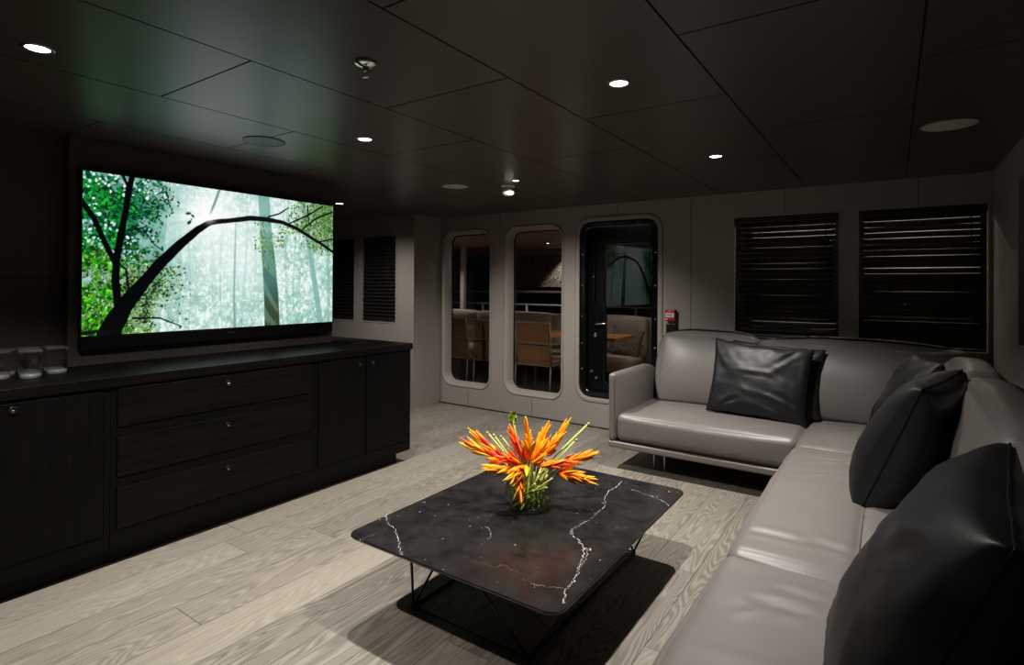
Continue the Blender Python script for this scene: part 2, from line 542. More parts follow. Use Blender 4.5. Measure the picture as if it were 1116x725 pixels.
def window_round(n, W):
    grow = .050; R0_ = .10
    def S(g, dy): return [(a, YB+dy, b) for a, b in rrect(W[0]-g, W[1]-g, W[2]+g, W[3]+g, R0_+g)]
    bm = bmesh.new()
    # a soft splayed reveal that runs from the wall face in to the glass
    add_loops(bm, [S(.052, .0), S(.050, -.004), S(.046, -.006), S(.036, -.004), S(.026, .004), S(.016, .022), S(.007, .055), S(.002, .085), S(0, .112)], smooth=True)
    root = struct('window_%d' % n, bm, 'wall')
    link('shadow_line', ringline(*W, grow+.003, R0_+grow), 'seam', root)
    bm = bmesh.new()
    def L(g, dy): return [(a, YB+dy, b) for a, b in rrect(W[0]-g, W[1]-g, W[2]+g, W[3]+g, max(.10+g, .02))]
    add_loops(bm, [L(.0, .108), L(-.010, .108), L(-.010, .120), L(.0, .120)], closed_profile=True)
    link('gasket', bm, 'blackplastic', root)
    bm = bmesh.new(); f = bm.faces.new([bm.verts.new((a, YB+.112, b)) for a, b in rrect(W[0]-.001, W[1]-.001, W[2]+.001, W[3]+.001, .10)])
    link('pane', bm, 'pane', root, recalc=False)
window_round(1, W1)
window_round(2, W2)

# door: black glossy frame in a rounded opening, leaf with a rounded glass
def door():
    root = struct('door_1', molding(*DOOR, .045, .11, .06), 'wall')
    link('shadow_line', ringline(*DOOR, .047, .155), 'seam', root)
    x0, z0, x1, z1 = DOOR
    bm = bmesh.new()
    def L(g, dy): return [(a, YB+dy, b) for a, b in rrect(x0+g, z0+g, x1-g, z1-g, max(.11-g, .03))]
    add_loops(bm, [L(0, .02), L(.012, .014), L(.05, .014), L(.058, .02), L(.058, .055), L(.045, .06), L(.045, .14), L(0, .14)], closed_profile=True)
    fr = link('door_frame', bm, 'gloss_black', root, smooth=False)
    # small hinge and dog fittings round the frame
    for z in (.55, .80, 1.06, 1.36, 1.66):
        for x in (x0+.026, x1-.026):
            b = add_lathe(bmesh.new(), [(0, -.006), (.007, -.006), (.009, 0), (.009, .004), (0, .004)], (0, 0, 0), 12)
            bmesh.ops.rotate(b, cent=(0, 0, 0), matrix=Matrix.Rotation(PI/2, 3, 'X'), verts=b.verts)
            bmesh.ops.translate(b, vec=(x, YB+.012, z), verts=b.verts)
            link('frame_screw', b, 'chrome', fr)
    # leaf
    g = (-2.285, .40, -1.812, 1.745)
    a0, b0, a1, b1 = x0+.04, z0+.04, x1-.04, z1-.04
    bm = plate(rrect(a0, b0, a1, b1, .08), [rrect(*g, .06)], .045, lambda a, b, c: (a, YB+.062+c, b))
    HX = x1-.05; HY = YB+.08          # hinge line
    leaf = link('door_leaf', bm, 'gloss_black', root)
    bm = bmesh.new()
    def G(gr, dy): return [(a, YB+dy, b) for a, b in rrect(g[0]-gr, g[1]-gr, g[2]+gr, g[3]+gr, .06+gr)]
    add_loops(bm, [G(.022, .062), G(.022, .054), G(.014, .050), G(.002, .052), G(-.004, .060), G(-.004, .085)], smooth=True)
    link('glass_rim', bm, 'gloss_black', leaf)
    bm = bmesh.new(); bm.faces.new([bm.verts.new((a, YB+.07, b)) for a, b in rrect(g[0]-.002, g[1]-.002, g[2]+.002, g[3]+.002, .06)])
    link('glass', bm, 'pane', leaf, recalc=False)
    # lever handle, lock, bolt rod
    hx = -2.385
    bm = bmesh.new()
    hb = add_lathe(bmesh.new(), [(0, 0), (.028, 0), (.028, .008), (.012, .012), (.012, .05), (0, .05)], (0, 0, 0), 20)
    bmesh.ops.rotate(hb, cent=(0, 0, 0), matrix=Matrix.Rotation(PI/2, 3, 'X'), verts=hb.verts)
    bmesh.ops.translate(hb, vec=(hx, YB+.062, .99), verts=hb.verts)
    add_tube(hb, [(hx-.012, YB+.016, .99), (hx+.05, YB+.014, .992), (hx+.12, YB+.018, .995), (hx+.135, YB+.024, .996)], [.011, .010, .008, .005], 10)
    link('door_handle', hb, 'chrome', leaf)
    lb = add_lathe(bmesh.new(), [(0, 0), (.024, 0), (.024, .010), (.014, .016), (0, .016)], (0, 0, 0), 20)
    bmesh.ops.rotate(lb, cent=(0, 0, 0), matrix=Matrix.Rotation(PI/2, 3, 'X'), verts=lb.verts)
    bmesh.ops.translate(lb, vec=(hx-.005, YB+.062, .88), verts=lb.verts)
    link('door_lock', lb, 'chrome', leaf)
    add = add_tube(bmesh.new(), [(-2.40, YB+.045, 1.20), (-2.40, YB+.045, 1.60)], .012, 12)
    for z in (1.22, 1.58): add_tube(add, [(-2.40, YB+.066, z), (-2.40, YB+.044, z)], .008, 10)
    link('bolt_rod', add, 'gloss_black', leaf)
    for z in (.52, .46):
        kb = add_lathe(bmesh.new(), [(0, 0), (.018, 0), (.02, .012), (.008, .03), (0, .03)], (0, 0, 0), 14)
        bmesh.ops.rotate(kb, cent=(0, 0, 0), matrix=Matrix.Rotation(PI/2, 3, 'X'), verts=kb.verts)
        bmesh.ops.translate(kb, vec=(-2.42+.05*(z < .5), YB+.062, z), verts=kb.verts)
        link('dog_fitting', kb, 'steel', leaf)
    # the leaf stands very slightly ajar
    piv = Vector((HX, HY, 0)); ang = math.radians(DOOR_AJAR)
    R = Matrix.Rotation(ang, 4, 'Z')
    leaf.matrix_local = Matrix.Translation(piv) @ R @ Matrix.Translation(-piv)
DOOR_AJAR = -2.55
door()

# right wall with a window beside the sofa
struct('wall_right', plate(rect(-1.4, 0, YB+.12, CEIL), [rect(2.1, 1.055, 3.95, 1.935)], .12,
                           lambda a, b, c: (XR+c, a, b)), 'wall')
def win_right():
    bm = bmesh.new()
    a0, b0, a1, b1 = 2.1, 1.055, 3.95, 1.935
    def L(g, dx): return [(XR+dx, a, b) for a, b in rect(a0-g, b0-g, a1+g, b1+g)]
    add_loops(bm, [L(.0, .05), L(-.035, .05), L(-.035, .075), L(.0, .075)], closed_profile=True)
    root = struct('window_3', bm, 'blackplastic')
    bm = bmesh.new(); bm.faces.new([bm.verts.new(p) for p in L(-.03, .062)])
    link('pane', bm, 'pane', root, recalc=False)
win_right()

# left: thick wall that carries the screen panel, ends before the side passage
struct('wall_left', box((-4.3, -1.4, 0), (XL, 2.775, CEIL)), 'panel')
seam_strip('trim_%d' % k, (XL-.002, -1.4, 1.373), (XL+.0015, 1.09, 1.377)); k += 1
struct('wall_near', box((-6.4, -1.5, 0), (XR+.12, -1.4, CEIL)), 'wall')
WL1 = (-5.17, .93, -4.60, 1.905)
WL2 = (-5.95, .93, -5.30, 1.905)
struct('wall_side', plate(rect(-6.4, 0, XC, CEIL), [rect(*WL1), rect(*WL2)], .10, lambda a, b, c: (a, YS+c, b)), 'wall')
struct('wall_return', box((XC-.12, YS+.1, 0), (XC, YB, CEIL)), 'wall')
struct('wall_far_left', box((-6.5, -1.4, 0), (-6.4, YS+.1, CEIL)), 'wall')

# plain square windows behind the blinds
def win_square(n, W, y, depth):
    bm = bmesh.new()
    def L(g, dy): return [(a, y+dy, b) for a, b in rect(W[0]-g, W[1]-g, W[2]+g, W[3]+g)]
    add_loops(bm, [L(0, depth-.03), L(-.03, depth-.03), L(-.03, depth), L(0, depth)], closed_profile=True)
    root = struct('window_%d' % n, bm, 'blackplastic')
    link('sill_trim', add_loops_bm([L(.0, -.001), L(.014, -.001), L(.014, -.005), L(.0, -.005)]), 'wall', root)
    bm = bmesh.new(); bm.faces.new([bm.verts.new(p) for p in L(-.02, depth-.015)])
    link('pane', bm, 'pane', root, recalc=False)
def add_loops_bm(loops):
    bm = bmesh.new(); add_loops(bm, loops, closed_profile=True); return bm
win_square(4, BL1, YB, .115); win_square(5, BL2, YB, .115)
win_square(6, WL1, YS, .095); win_square(7, WL2, YS, .095)

# venetian blinds
def blind(label, W, y, tilt, seed, odd=(), n=22, group=None, slat='blind'):
    x0, z0, x1, z1 = W; rnd = random.Random(seed)
    root = thing('venetian_blind', label, 'blind', ((x0+x1)/2, y+.035, z0), group)
    hr = link('headrail', box((x0+.006, y+.012, z1-.045), (x1-.006, y+.06, z1-.004), .003), 'blind', root)
    br = link('bottom_rail', box((x0+.008, y+.014, z0+.004), (x1-.008, y+.058, z0+.022), .004), 'blind', root)
    bm = bmesh.new()
    zs = [z0+.045 + (z1-.062-z0-.045)*i/(n-1) for i in range(n)]
    wd = .050
    for i, z in enumerate(zs):
        t = math.radians(tilt + rnd.uniform(-.9, .9) + dict(odd).get(i, 0))
        sag = rnd.uniform(-.002, .002)
        L = 10; prev = None
        for s in range(L+1):
            u = s/L; x = x0+.003+(x1-x0-.006)*u
            zz = z + sag*math.sin(PI*u)
            row = []
            for q in range(5):
                v = (q/4-.5)*wd; c = .0035*(1-(2*q/4-1)**2)
                # v runs from the room side edge to the outer edge
                row.append((x, y+.036 + v*math.cos(t) - c*math.sin(t), zz + v*math.sin(t) + c*math.cos(t)))
            row = [bm.verts.new(p) for p in row]
            if prev:
                for q in range(4):
                    f = bm.faces.new((prev[q], prev[q+1], row[q+1], row[q])); f.smooth = True
            prev = row
    ext = bmesh.ops.solidify(bm, geom=list(bm.faces), thickness=.0012)
    link('slats', bm, slat, root)
    for u in (.10, .28, .72, .92):
        x = x0+(x1-x0)*u
        link('ladder_cord', add_tube(bmesh.new(), [(x, y+.011, z0+.01), (x, y+.011, z1-.03)], .0012, 5), 'blind', root)
    link('tilt_wand', add_tube(bmesh.new(), [(x1-.09, y+.006, z1-.03), (x1-.088, y+.004, z1-.40)], .003, 8), 'blackplastic', root)
    return root
blind('dark slatted blind in the window nearer the door, behind the sofa', BL1, YB, 61, 3, odd=((1, -12), (2, -11), (3, -11), (5, -8), (18, -3)), group=None)
blind('dark slatted blind in the right window, close to the room corner', BL2, YB, 61, 5, odd=((4, -12), (12, -10), (19, -3)), group=None)
blind('dark slatted blind on the side wall, right of the television', WL1, YS, 50, 8, slat='blind_lit')
blind('narrow sliver of dark blind just past the television edge', WL2, YS, 50, 9, slat='blind_lit')

# ------------------------------------------------------------------ screen panel and television
struct('trim_20', box((XL, 1.10, .906), (-3.58, 2.775, CEIL), .003), 'panel')

def smoothstep(a, b, x):
    t = np.clip((x-a)/(b-a), 0, 1); return t*t*(3-2*t)
def vnoise(x, y, rs):
    """value noise on arrays"""
    g = rs.rand(257, 257)
    xi = np.floor(x).astype(int); yi = np.floor(y).astype(int)
    fx = x-xi; fy = y-yi; fx = fx*fx*(3-2*fx); fy = fy*fy*(3-2*fy)
    a = g[yi % 256, xi % 256]; b = g[yi % 256, (xi+1) % 256]; c = g[(yi+1) % 256, xi % 256]; d = g[(yi+1) % 256, (xi+1) % 256]
    return (a*(1-fx)+b*fx)*(1-fy)+(c*(1-fx)+d*fx)*fy
def fbm(x, y, rs, o=4, g=.55):
    s = 0; a = 1; t = 0
    for i in range(o):
        s = s+a*vnoise(x*2**i+17*i, y*2**i+5*i, rs); t += a; a *= g
    return s/t
def screen_picture(NX, NY):
    """misty forest picture shown on the screen: (NY+1, NX+1, 3) srgb, row 0 at the bottom"""
    rs = np.random.RandomState(4)
    U, Vv = np.meshgrid(np.linspace(0, 1, NX+1), np.linspace(0, 1, NY+1))
    A = 1.83; X = U*A; Y = Vv
    def mixc(im, c, a): return im*(1-a[..., None]) + np.array(c)*a[..., None]
    sun = (.412, .80)
    d = np.hypot((U-sun[0])*A, Vv-sun[1])
    im = np.zeros(U.shape+(3,)); im[:] = (.74, .88, .85)
    n1 = fbm(X*5, Y*5, rs); n2 = fbm(X*14, Y*14, rs); n3 = fbm(X*38, Y*38, rs, 3)
    im = mixc(im, (.94, .99, .98), smoothstep(.40, .62, n1)*.8)
    n4 = fbm(X*70, Y*60, rs, 3); n5 = fbm(X*26, Y*3, rs, 3)
    im = mixc(im, (.56, .74, .70), smoothstep(.48, .64, n2)*.35)
    im = mixc(im, (.60, .77, .73), smoothstep(.50, .66, n5)*.45)
    im = mixc(im, (.50, .68, .60), smoothstep(.52, .66, n3)*.40)
    im = mixc(im, (.46, .64, .54), smoothstep(.54, .68, n4)*.45)
    cw = np.exp(-(((U-.54)/.16)**2+((Vv-.52)/.30)**2))
    im = mixc(im, (.97, 1, 1), cw*.65)
    im = mixc(im, (.97, 1, .99), smoothstep(.56, .68, fbm(X*44+9, Y*40, rs))*.75)
    # teal haze to the left of centre
    im = mixc(im, (.22, .52, .46), smoothstep(.40, .12, U)*smoothstep(.1, .8, Vv)*.75)
    # faint trunks in the mist
    for cx, wd, a in ((.30, .012, .35), (.335, .006, .3), (.47, .008, .25), (.56, .01, .22), (.60, .006, .2), (.76, .012, .3), (.80, .008, .25), (.97, .018, .45), (.44, .02, .16)):
        im = mixc(im, (.45, .66, .62), (np.abs(U-cx-.01*np.sin(Vv*4+cx*20)) < wd/2)*a)
    def stroke(im, pts, col, soft=.0016, alpha=1.0, jit=0.0):
        al = np.zeros(U.shape); 
        for (u0, v0, w0), (u1, v1, w1) in zip(pts[:-1], pts[1:]):
            ax, ay, bx, by = u0*A, v0, u1*A, v1
            L2 = (bx-ax)**2+(by-ay)**2+1e-9
            t = np.clip(((X-ax)*(bx-ax)+(Y-ay)*(by-ay))/L2, 0, 1)
            dd = np.hypot(X-ax-t*(bx-ax), Y-ay-t*(by-ay))
            wd = (w0+(w1-w0)*t)*A/2
            if jit: wd = wd*(1+jit*(n2-.5)*2)
            al = np.maximum(al, 1-smoothstep(-soft, soft, dd-wd))
        if callable(col):
            c = col(); return im*(1-al[..., None]*alpha)+c*al[..., None]*alpha
        return mixc(im, col, al*alpha)
    im = stroke(im, [(.262, .942, .029), (.243, .693, .033), (.224, .432, .037), (.215, .25, .04)], (.36, .62, .57), .006, .75)
    im = stroke(im, [(.30, 1, .02), (.285, .7, .022), (.27, .4, .025)], (.5, .74, .7), .006, .5)
    im = stroke(im, [(.523, .782, .0065), (.519, .466, .0081), (.517, .24, .0085), (.522, -.01, .0105)], (.47, .63, .60), .003, .8)
    for b in range(26):
        u = rs.uniform(.35, .98); v = rs.uniform(.25, .75); l = rs.uniform(.03, .09)
        im = stroke(im, [(u, v, .0022), (u+l*.5, v+rs.uniform(-.02, .05), .002), (u+l, v+rs.uniform(-.03, .08), .001)], (.50, .66, .60), .002, .5)
    im = stroke(im, [(.835, 1.0, .012), (.856, .74, .0146), (.884, .492, .0243), (.913, .223, .0276), (.934, -.01, .031)], (.50, .69, .66), .004, .85)
    def bigcol():
        c = np.zeros(U.shape+(3,)); c[:] = (.42, .64, .60)
        c = mixc(c, (.23, .42, .38), smoothstep(.85, .45, Vv)*.9)
        c = mixc(c, (.22, .25, .15), smoothstep(.38, .05, Vv)*.9)
        c = mixc(c, (.48, .66, .62), smoothstep(.52, .68, fbm(X*16+Y*10, Y*3-X*2, rs))*.45)
        return c
    im = stroke(im, [(.643, 1.02, .050), (.656, .711, .055), (.671, .477, .061), (.682, .24, .0665), (.688, -.02, .071)], bigcol, .003, 1)
    # sun glow and rays
    ang = np.arctan2(Vv-sun[1], (U-sun[0])*A)
    ray = vnoise(ang*9+40, ang*0+3, rs)*.6+vnoise(ang*23+40, ang*0+8, rs)*.4
    im = 1-(1-im)*(1-(np.clip(ray-.38, 0, 1)*1.2*np.exp(-d*1.5)*smoothstep(1.0, .05, d))[..., None]*np.array((.9, 1, .98)))
    im = 1-(1-im)*(1-(np.exp(-(d/.16)**2)*.9)[..., None])
    im = 1-(1-im)*(1-(np.exp(-(d/.42)**2)*.35)[..., None]*np.array((.9, 1, .97)))
    # leaves: left crown, left undergrowth, right crown
    def leaves(im, mask, cols, nl, size, asp=.55):
        for i in range(nl):
            for _ in range(40):
                u = rs.rand(); v = rs.rand()
                iu = int(u*NX); iv = int(v*NY)
                if rs.rand() < mask[iv, iu]: break
            else: continue
            s = size*rs.uniform(.5, 1.4); th = rs.uniform(0, PI)
            r_ = int(s*NY)+2
            i0, i1, j0, j1 = max(iv-r_, 0), min(iv+r_+1, NY+1), max(iu-r_, 0), min(iu+r_+1, NX+1)
            dx = X[i0:i1, j0:j1]-u*A; dy = Y[i0:i1, j0:j1]-v
            a = dx*math.cos(th)+dy*math.sin(th); b = -dx*math.sin(th)+dy*math.cos(th)
            al = 1-smoothstep(.75, 1.1, np.hypot(a/s, b/(s*asp)))
            c = np.array(cols[rs.randint(len(cols))])*rs.uniform(.75, 1.2)
            im[i0:i1, j0:j1] = im[i0:i1, j0:j1]*(1-al[..., None])+np.clip(c, 0, 1)*al[..., None]
        return im
    q = fbm(X*6+3, Y*6, rs, 3)
    mL = np.clip(smoothstep(.30, .04, U-.06*(q-.5)), 0, 1)*smoothstep(.36, .56, Vv+.1*(q-.5))*smoothstep(.28, .45, q)
    mB = np.clip(smoothstep(.36, .06, U), 0, 1)*smoothstep(.62, .3, Vv)*smoothstep(.3, .5, q)
    mR = smoothstep(.74, .95, U+.15*(q-.5))*smoothstep(.50, .86, Vv+.15*(q-.5))
    im = mixc(im, (.03, .30, .16), mL*.78); im = mixc(im, (.22, .36, .10), mB*.55); im = mixc(im, (.30, .48, .20), mR*.5)
    gr = [(.02, .34, .19), (.04, .42, .20), (.08, .50, .20), (.01, .20, .13), (.14, .55, .30), (.03, .27, .21), (.20, .52, .38)]
    im = leaves(im, mL, gr, 2600, .011, .5)
    im = leaves(im, mL*smoothstep(.42, .56, n2), [(.01, .16, .10), (.02, .22, .12)], 900, .010, .5)
    im = leaves(im, mL*smoothstep(.20, .0, U), [(.05, .52, .14), (.11, .62, .20), (.02, .26, .12)], 700, .013, .5)
    im = leaves(im, mB, [(.20, .44, .10), (.34, .58, .16), (.12, .30, .09), (.48, .64, .28), (.16, .40, .14), (.58, .72, .46), (.70, .82, .62)], 2600, .0085)
    im = leaves(im, mB*smoothstep(.42, .56, n2), [(.05, .18, .06), (.12, .24, .08), (.20, .26, .10)], 800, .009)
    im = leaves(im, mB*smoothstep(.16, .02, U), [(.16, .58, .07), (.36, .76, .14), (.07, .34, .07)], 420, .013)
    im = leaves(im, mR, [(.30, .50, .18), (.42, .58, .26), (.18, .36, .13), (.54, .68, .40), (.26, .46, .22)], 1500, .009)
    im = leaves(im, mL*smoothstep(.45, .60, n1), [(.80, .93, .92), (.62, .88, .86), (.45, .78, .74)], 190, .007, .8)
    im = leaves(im, smoothstep(.30, .0, U)*smoothstep(.16, .0, np.abs(Vv-.62+.1*(q-.5)))*smoothstep(.45, .6, n2), [(.80, .95, .93), (.6, .86, .82)], 120, .010, .7)
    im = leaves(im, smoothstep(.22, .12, np.abs(U-.12))*smoothstep(.86, .98, Vv)*.9, [(.86, .93, .95), (.70, .86, .86)], 130, .010, .7)
    mM = ((np.abs(U-.72) < .12)*smoothstep(.55, .62, Vv)*smoothstep(.86, .74, Vv))*smoothstep(.45, .6, q)
    im = leaves(im, mM, [(.42, .60, .22), (.34, .52, .26), (.56, .72, .36)], 240, .010)
    mC = ((np.abs(U-.655) < .04)*smoothstep(.42, .5, Vv)*smoothstep(.72, .6, Vv))*.9
    im = leaves(im, mC, [(.30, .55, .16), (.45, .62, .28)], 70, .012)
    im = leaves(im, ((np.abs(U-.32) < .035)*(np.abs(Vv-.77) < .035))*.9, [(.03, .30, .20), (.05, .38, .22)], 16, .016)
    im = leaves(im, ((np.abs(U-.20) < .05)*(np.abs(Vv-.44) < .03))*.9, [(.02, .28, .12), (.03, .4, .14)], 26, .018)
    # dark trunk, branches, twigs
    BK = (.015, .02, .025); BR = (.04, .06, .07)
    im = stroke(im, [(.454, .998, .0097), (.435, .898, .0097), (.414, .799, .0081)], (.45, .58, .58), .002, .9)
    im = stroke(im, [(.078, -.02, .076), (.085, .04, .068), (.125, .177, .0559), (.188, .334, .0405), (.244, .466, .0366), (.311, .596, .0328), (.372, .698, .027), (.413, .752, .0212)], BK, .003, 1, .12)
    im = stroke(im, [(.413, .752, .0195), (.447, .769, .0178), (.505, .789, .0180), (.583, .82, .0195), (.656, .824, .0195), (.732, .815, .0162), (.803, .778, .0162), (.867, .724, .0146), (.945, .658, .013), (1.01, .595, .0114)], BR, .003, 1, .15)
    im = stroke(im, [(.106, .15, .0251), (.097, .331, .0251), (.099, .47, .0231), (.112, .625, .0212), (.126, .783, .0193), (.136, .926, .0193), (.147, 1.02, .0174)], BK, .003, 1, .12)
    im = stroke(im, [(.134, .933, .0096), (.114, 1.01, .0096)], BK, .002)
    im = stroke(im, [(.097, .44, .0193), (.061, .588, .0164), (.03, .725, .0164), (-.005, .818, .0174)], BK, .003, 1, .12)
    for tw in ([(.762, .807, .0065), (.866, .9, .0081), (.943, .991, .0065)], [(.835, .778, .0065), (.91, .882, .0081), (.995, .95, .0081)],
               [(.86, .974, .0065), (.866, .841, .0065), (.883, .81, .0049)], [(.922, .681, .0065), (.996, .716, .0073)],
               [(.665, .846, .0065), (.717, .88, .0065), (.762, .937, .0049)], [(.109, .44, .0058), (.129, .41, .0077), (.137, .286, .0077), (.147, .262, .0058)],
               [(.122, .65, .0058), (.179, .68, .0058), (.219, .577, .0039), (.248, .54, .0039)], [(.115, .564, .0058), (.141, .598, .0039)],
               [(.151, .098, .0077), (.237, .093, .0058), (.313, .031, .0039)], [(.006, .017, .0135), (.05, .028, .0096), (.078, .01, .0077)]):
        im = stroke(im, tw, BR, .0015, .95)
    # sun star over the branch
    im = 1-(1-im)*(1-(np.exp(-(d/.045)**2)*1.0)[..., None]*np.array((1, .97, .93)))
    return np.clip(im, 0, 1)

def television():
    y0, y1, z0, z1 = 1.148, 2.744, 1.068, 1.950
    root = thing('television', 'large flat television on the left wall showing a sunlit misty forest', 'television', (-3.58, (y0+y1)/2, 1.0))
    bm = bmesh.new()
    add_box(bm, (-3.578, y0-.006, .990), (-3.548, y1+.006, z1+.008), .004)
    body = link('body', bm, 'blackplastic', root)
    bm = bmesh.new()
    def L(g, x): return [(x, a, b) for a, b in rect(y0-g, z0-g, y1+g, z1+g)]
    add_loops(bm, [L(.006, -3.548), L(.006, -3.539), L(.0, -3.539), L(.0, -3.548)], closed_profile=True)
    link('bezel', bm, 'gloss_black', root)
    bm = box((-3.550, y0-.004, .992), (-3.5412, y1+.004, z0-.008), .003)
    link('sound_bar', bm, 'blackplastic', root)
    NX, NY = 560, 306
    im = screen_picture(NX, NY)
    lin = np.where(im <= .04045, im/12.92, ((im+.055)/1.055)**2.4)
    u, v = np.meshgrid(np.linspace(0, 1, NX+1), np.linspace(0, 1, NY+1))
    P = np.stack([np.full(u.shape, -3.541), y0+(y1-y0)*u, z0+(z1-z0)*v], -1).reshape(-1, 3) - np.array(ORG[root.name])
    me = bpy.data.meshes.new('screen')
    a = (np.arange(NY)[:, None]*(NX+1)+np.arange(NX)[None, :]).ravel()
    q = np.stack([a, a+1, a+NX+2, a+NX+1], 1)
    me.vertices.add(len(P)); me.vertices.foreach_set('co', P.ravel().astype(np.float32))
    me.loops.add(q.size); me.loops.foreach_set('vertex_index', q.ravel().astype(np.int32))
    me.polygons.add(len(q)); me.polygons.foreach_set('loop_start', np.arange(0, q.size, 4, dtype=np.int32))
    me.update(calc_edges=True)
    at = me.color_attributes.new('picture', 'FLOAT_COLOR', 'POINT')
    at.data.foreach_set('color', np.concatenate([lin.reshape(-1, 3), np.ones((len(P), 1))], 1).ravel().astype(np.float32))
    me.materials.append(m_attr_emit('screen_picture', 'picture', SCREEN_STRENGTH))
    o = bpy.data.objects.new('screen', me); C.objects.link(o); o.parent = root
    lg = link('maker_badge', box((-3.5415, 1.93, 1.035), (-3.5404, 1.985, 1.041)), 'steel', root)
    link('power_light', box((-3.5415, 1.90, 1.000), (-3.5400, 1.925, 1.006)), 'blackplastic', root)
television()

# ------------------------------------------------------------------ sideboard
XF = -3.06
def latch(parent, y, z):
    """round push latch set in the front"""
    b = add_lathe(bmesh.new(), [(0, 0), (.017, 0), (.017, .003), (.013, .005), (.0105, .002), (0, .001)], (0, 0, 0), 24)
    bmesh.ops.rotate(b, cent=(0, 0, 0), matrix=Matrix.Rotation(PI/2, 3, 'Y'), verts=b.verts)
    bmesh.ops.translate(b, vec=(XF+.0075, y, z), verts=b.verts)
    o = link('latch_ring', b, 'blackmetal', parent)
    b = add_lathe(bmesh.new(), [(0, 0), (.006, 0), (.006, .006), (.004, .008), (0, .008)], (0, 0, 0), 14)
    bmesh.ops.rotate(b, cent=(0, 0, 0), matrix=Matrix.Rotation(PI/2, 3, 'Y'), verts=b.verts)
    bmesh.ops.translate(b, vec=(XF+.0085, y, z-.003), verts=b.verts)
    link('latch_button', b, 'steel', parent)

def cab_body(y0, y1, holes, root):
    """carcass with a face frame round the openings"""
    bm = plate(rect(y0, .088, y1, .857), [rect(*h) for h in holes], .022, lambda a, b, c: (XF-.0-c, a, b))
    add_box(bm, (-3.64, y0, .088), (XF-.0225, y1, .856))
    link('body', bm, 'black_oak_v', root)
    link('plinth', box((-3.64, y0, 0), (XF-.06, y1-(.085 if y1 > 3 else 0), .088)), 'black_oak', root)

def front(name, root, h, upright):
    g = .003
    y0, z0, y1, z1 = h
    bm = box((XF-.020, y0+g, z0+g), (XF+.006, y1-g, z1-g), .0025, 2)
    return link(name, bm, 'black_oak_v' if upright else 'black_oak', root)
# left: pair of doors
r = thing('cabinet', 'black oak cabinet with wide plain doors under the drinking glasses', 'cabinet', (XF, .66, 0))
hs = [(.27, .160, .672, .846), (.676, .160, 1.085, .846)]
cab_body(.23, 1.110, [(.27, .160, 1.085, .846)], r)
d = front('door', r, hs[0], True); latch(d, .605, .812)
d = front('door', r, hs[1], True); latch(d, .752, .812)
# middle: three drawers
r = thing('drawer_cabinet', 'black oak cabinet of three wide drawers under the television', 'cabinet', (XF, 1.68, 0))
hs = [(1.136, .660, 2.214, .848), (1.136, .420, 2.214, .616), (1.136, .172, 2.214, .374)]
cab_body(1.112, 2.238, hs, r)
for h in hs:
    d = front('drawer', r, h, False); latch(d, 1.674, h[3]-.050)
# right: pair of doors
r = thing('cabinet', 'black oak cabinet with two narrow doors at the free end of the sideboard', 'cabinet', (XF, 2.67, 0))
hs = [(2.264, .165, 2.657, .848), (2.661, .165, 3.062, .848)]
cab_body(2.240, 3.100, [(2.264, .165, 3.062, .848)], r)
d = front('door', r, hs[0], True); latch(d, 2.598, .800)
d = front('door', r, hs[1], True); latch(d, 2.718, .800)
L = [(XF+.014, .20), (XF+.014, 3.112), (-4.10, 3.112), (-4.10, 2.79), (-3.645, 2.79), (-3.645, .20)]
bm = bmesh.new()
lo = [bm.verts.new((x, y, .859)) for x, y in L]; hi = [bm.verts.new((x, y, .905)) for x, y in L]
bm.faces.new(lo[::-1]); bm.faces.new(hi)
for i in range(6): bm.faces.new((lo[i], lo[(i+1) % 6], hi[(i+1) % 6], hi[i]))
bmesh.ops.bevel(bm, geom=list(bm.edges), offset=.0018, segments=1, affect='EDGES')
tag(link('worktop', bm, 'black_oak'), 'long black wood worktop lying over the sideboard cabinets', 'worktop')
r = thing('end_cabinet', 'dark end cabinet carrying the worktop behind the television panel', 'cabinet', (-3.9, 2.95, 0))
link('body', box((-4.08, 2.80, .088), (-3.645, 3.098, .858)), 'black_oak_v', r)
link('plinth', box((-4.06, 2.82, 0), (-3.645, 3.0, .088)), 'black_oak', r)

# drinking glasses
def tumbler():
    bm = bmesh.new(); R = .044; Hh = .125
    add_lathe(bm, [(0, 0), (R*.80, 0), (R*.90, .004), (R*.93, .012), (R*.99, .09), (R, Hh-.001), (R-.0008, Hh), (R-.0022, Hh-.001),
                   (R*.99-.003, .09), (R*.93-.004, .030), (R*.6, .0235), (0, .022)], (0, 0, 0), 36)
    return bm
GL = [((-3.395, .785), 'drinking glass at the front left of the cluster, cut by the photo edge'),
      ((-3.335, .885), 'front drinking glass of the cluster, nearest the worktop edge'),
      ((-3.425, 0.905), 'drinking glass in the middle row, behind the front one'),
      ((-3.405, 1.005), 'drinking glass rightmost in the cluster, nearest the television panel'),
      ((-3.50, .83), 'drinking glass in the back row at the left'),
      ((-3.53, .925), 'drinking glass in the back row against the wall, second from the left'),
      ((-3.50, 1.02), 'drinking glass in the back row beside the panel edge')]
def m_glassglint():
    m = m_pane('tumbler_glint', (.95, .95, .95), .15); n = N(m)
    out = [q for q in n.n if q.type == 'OUTPUT_MATERIAL'][0]; old = out.inputs[0].links[0].from_socket
    df = n.add('ShaderNodeBsdfDiffuse'); df.inputs[0].default_value = (.8, .8, .8, 1)
    mx = n.add('ShaderNodeMixShader'); mx.inputs[0].default_value = .22  # white diffuse mixed in to stand for glints on base and rim
    n.link(old, mx.inputs[1]); n.link(df.outputs[0], mx.inputs[2]); n.link(mx.outputs[0], out.inputs[0])
    return m
M['tumbler_glint'] = m_glassglint()
t0 = None
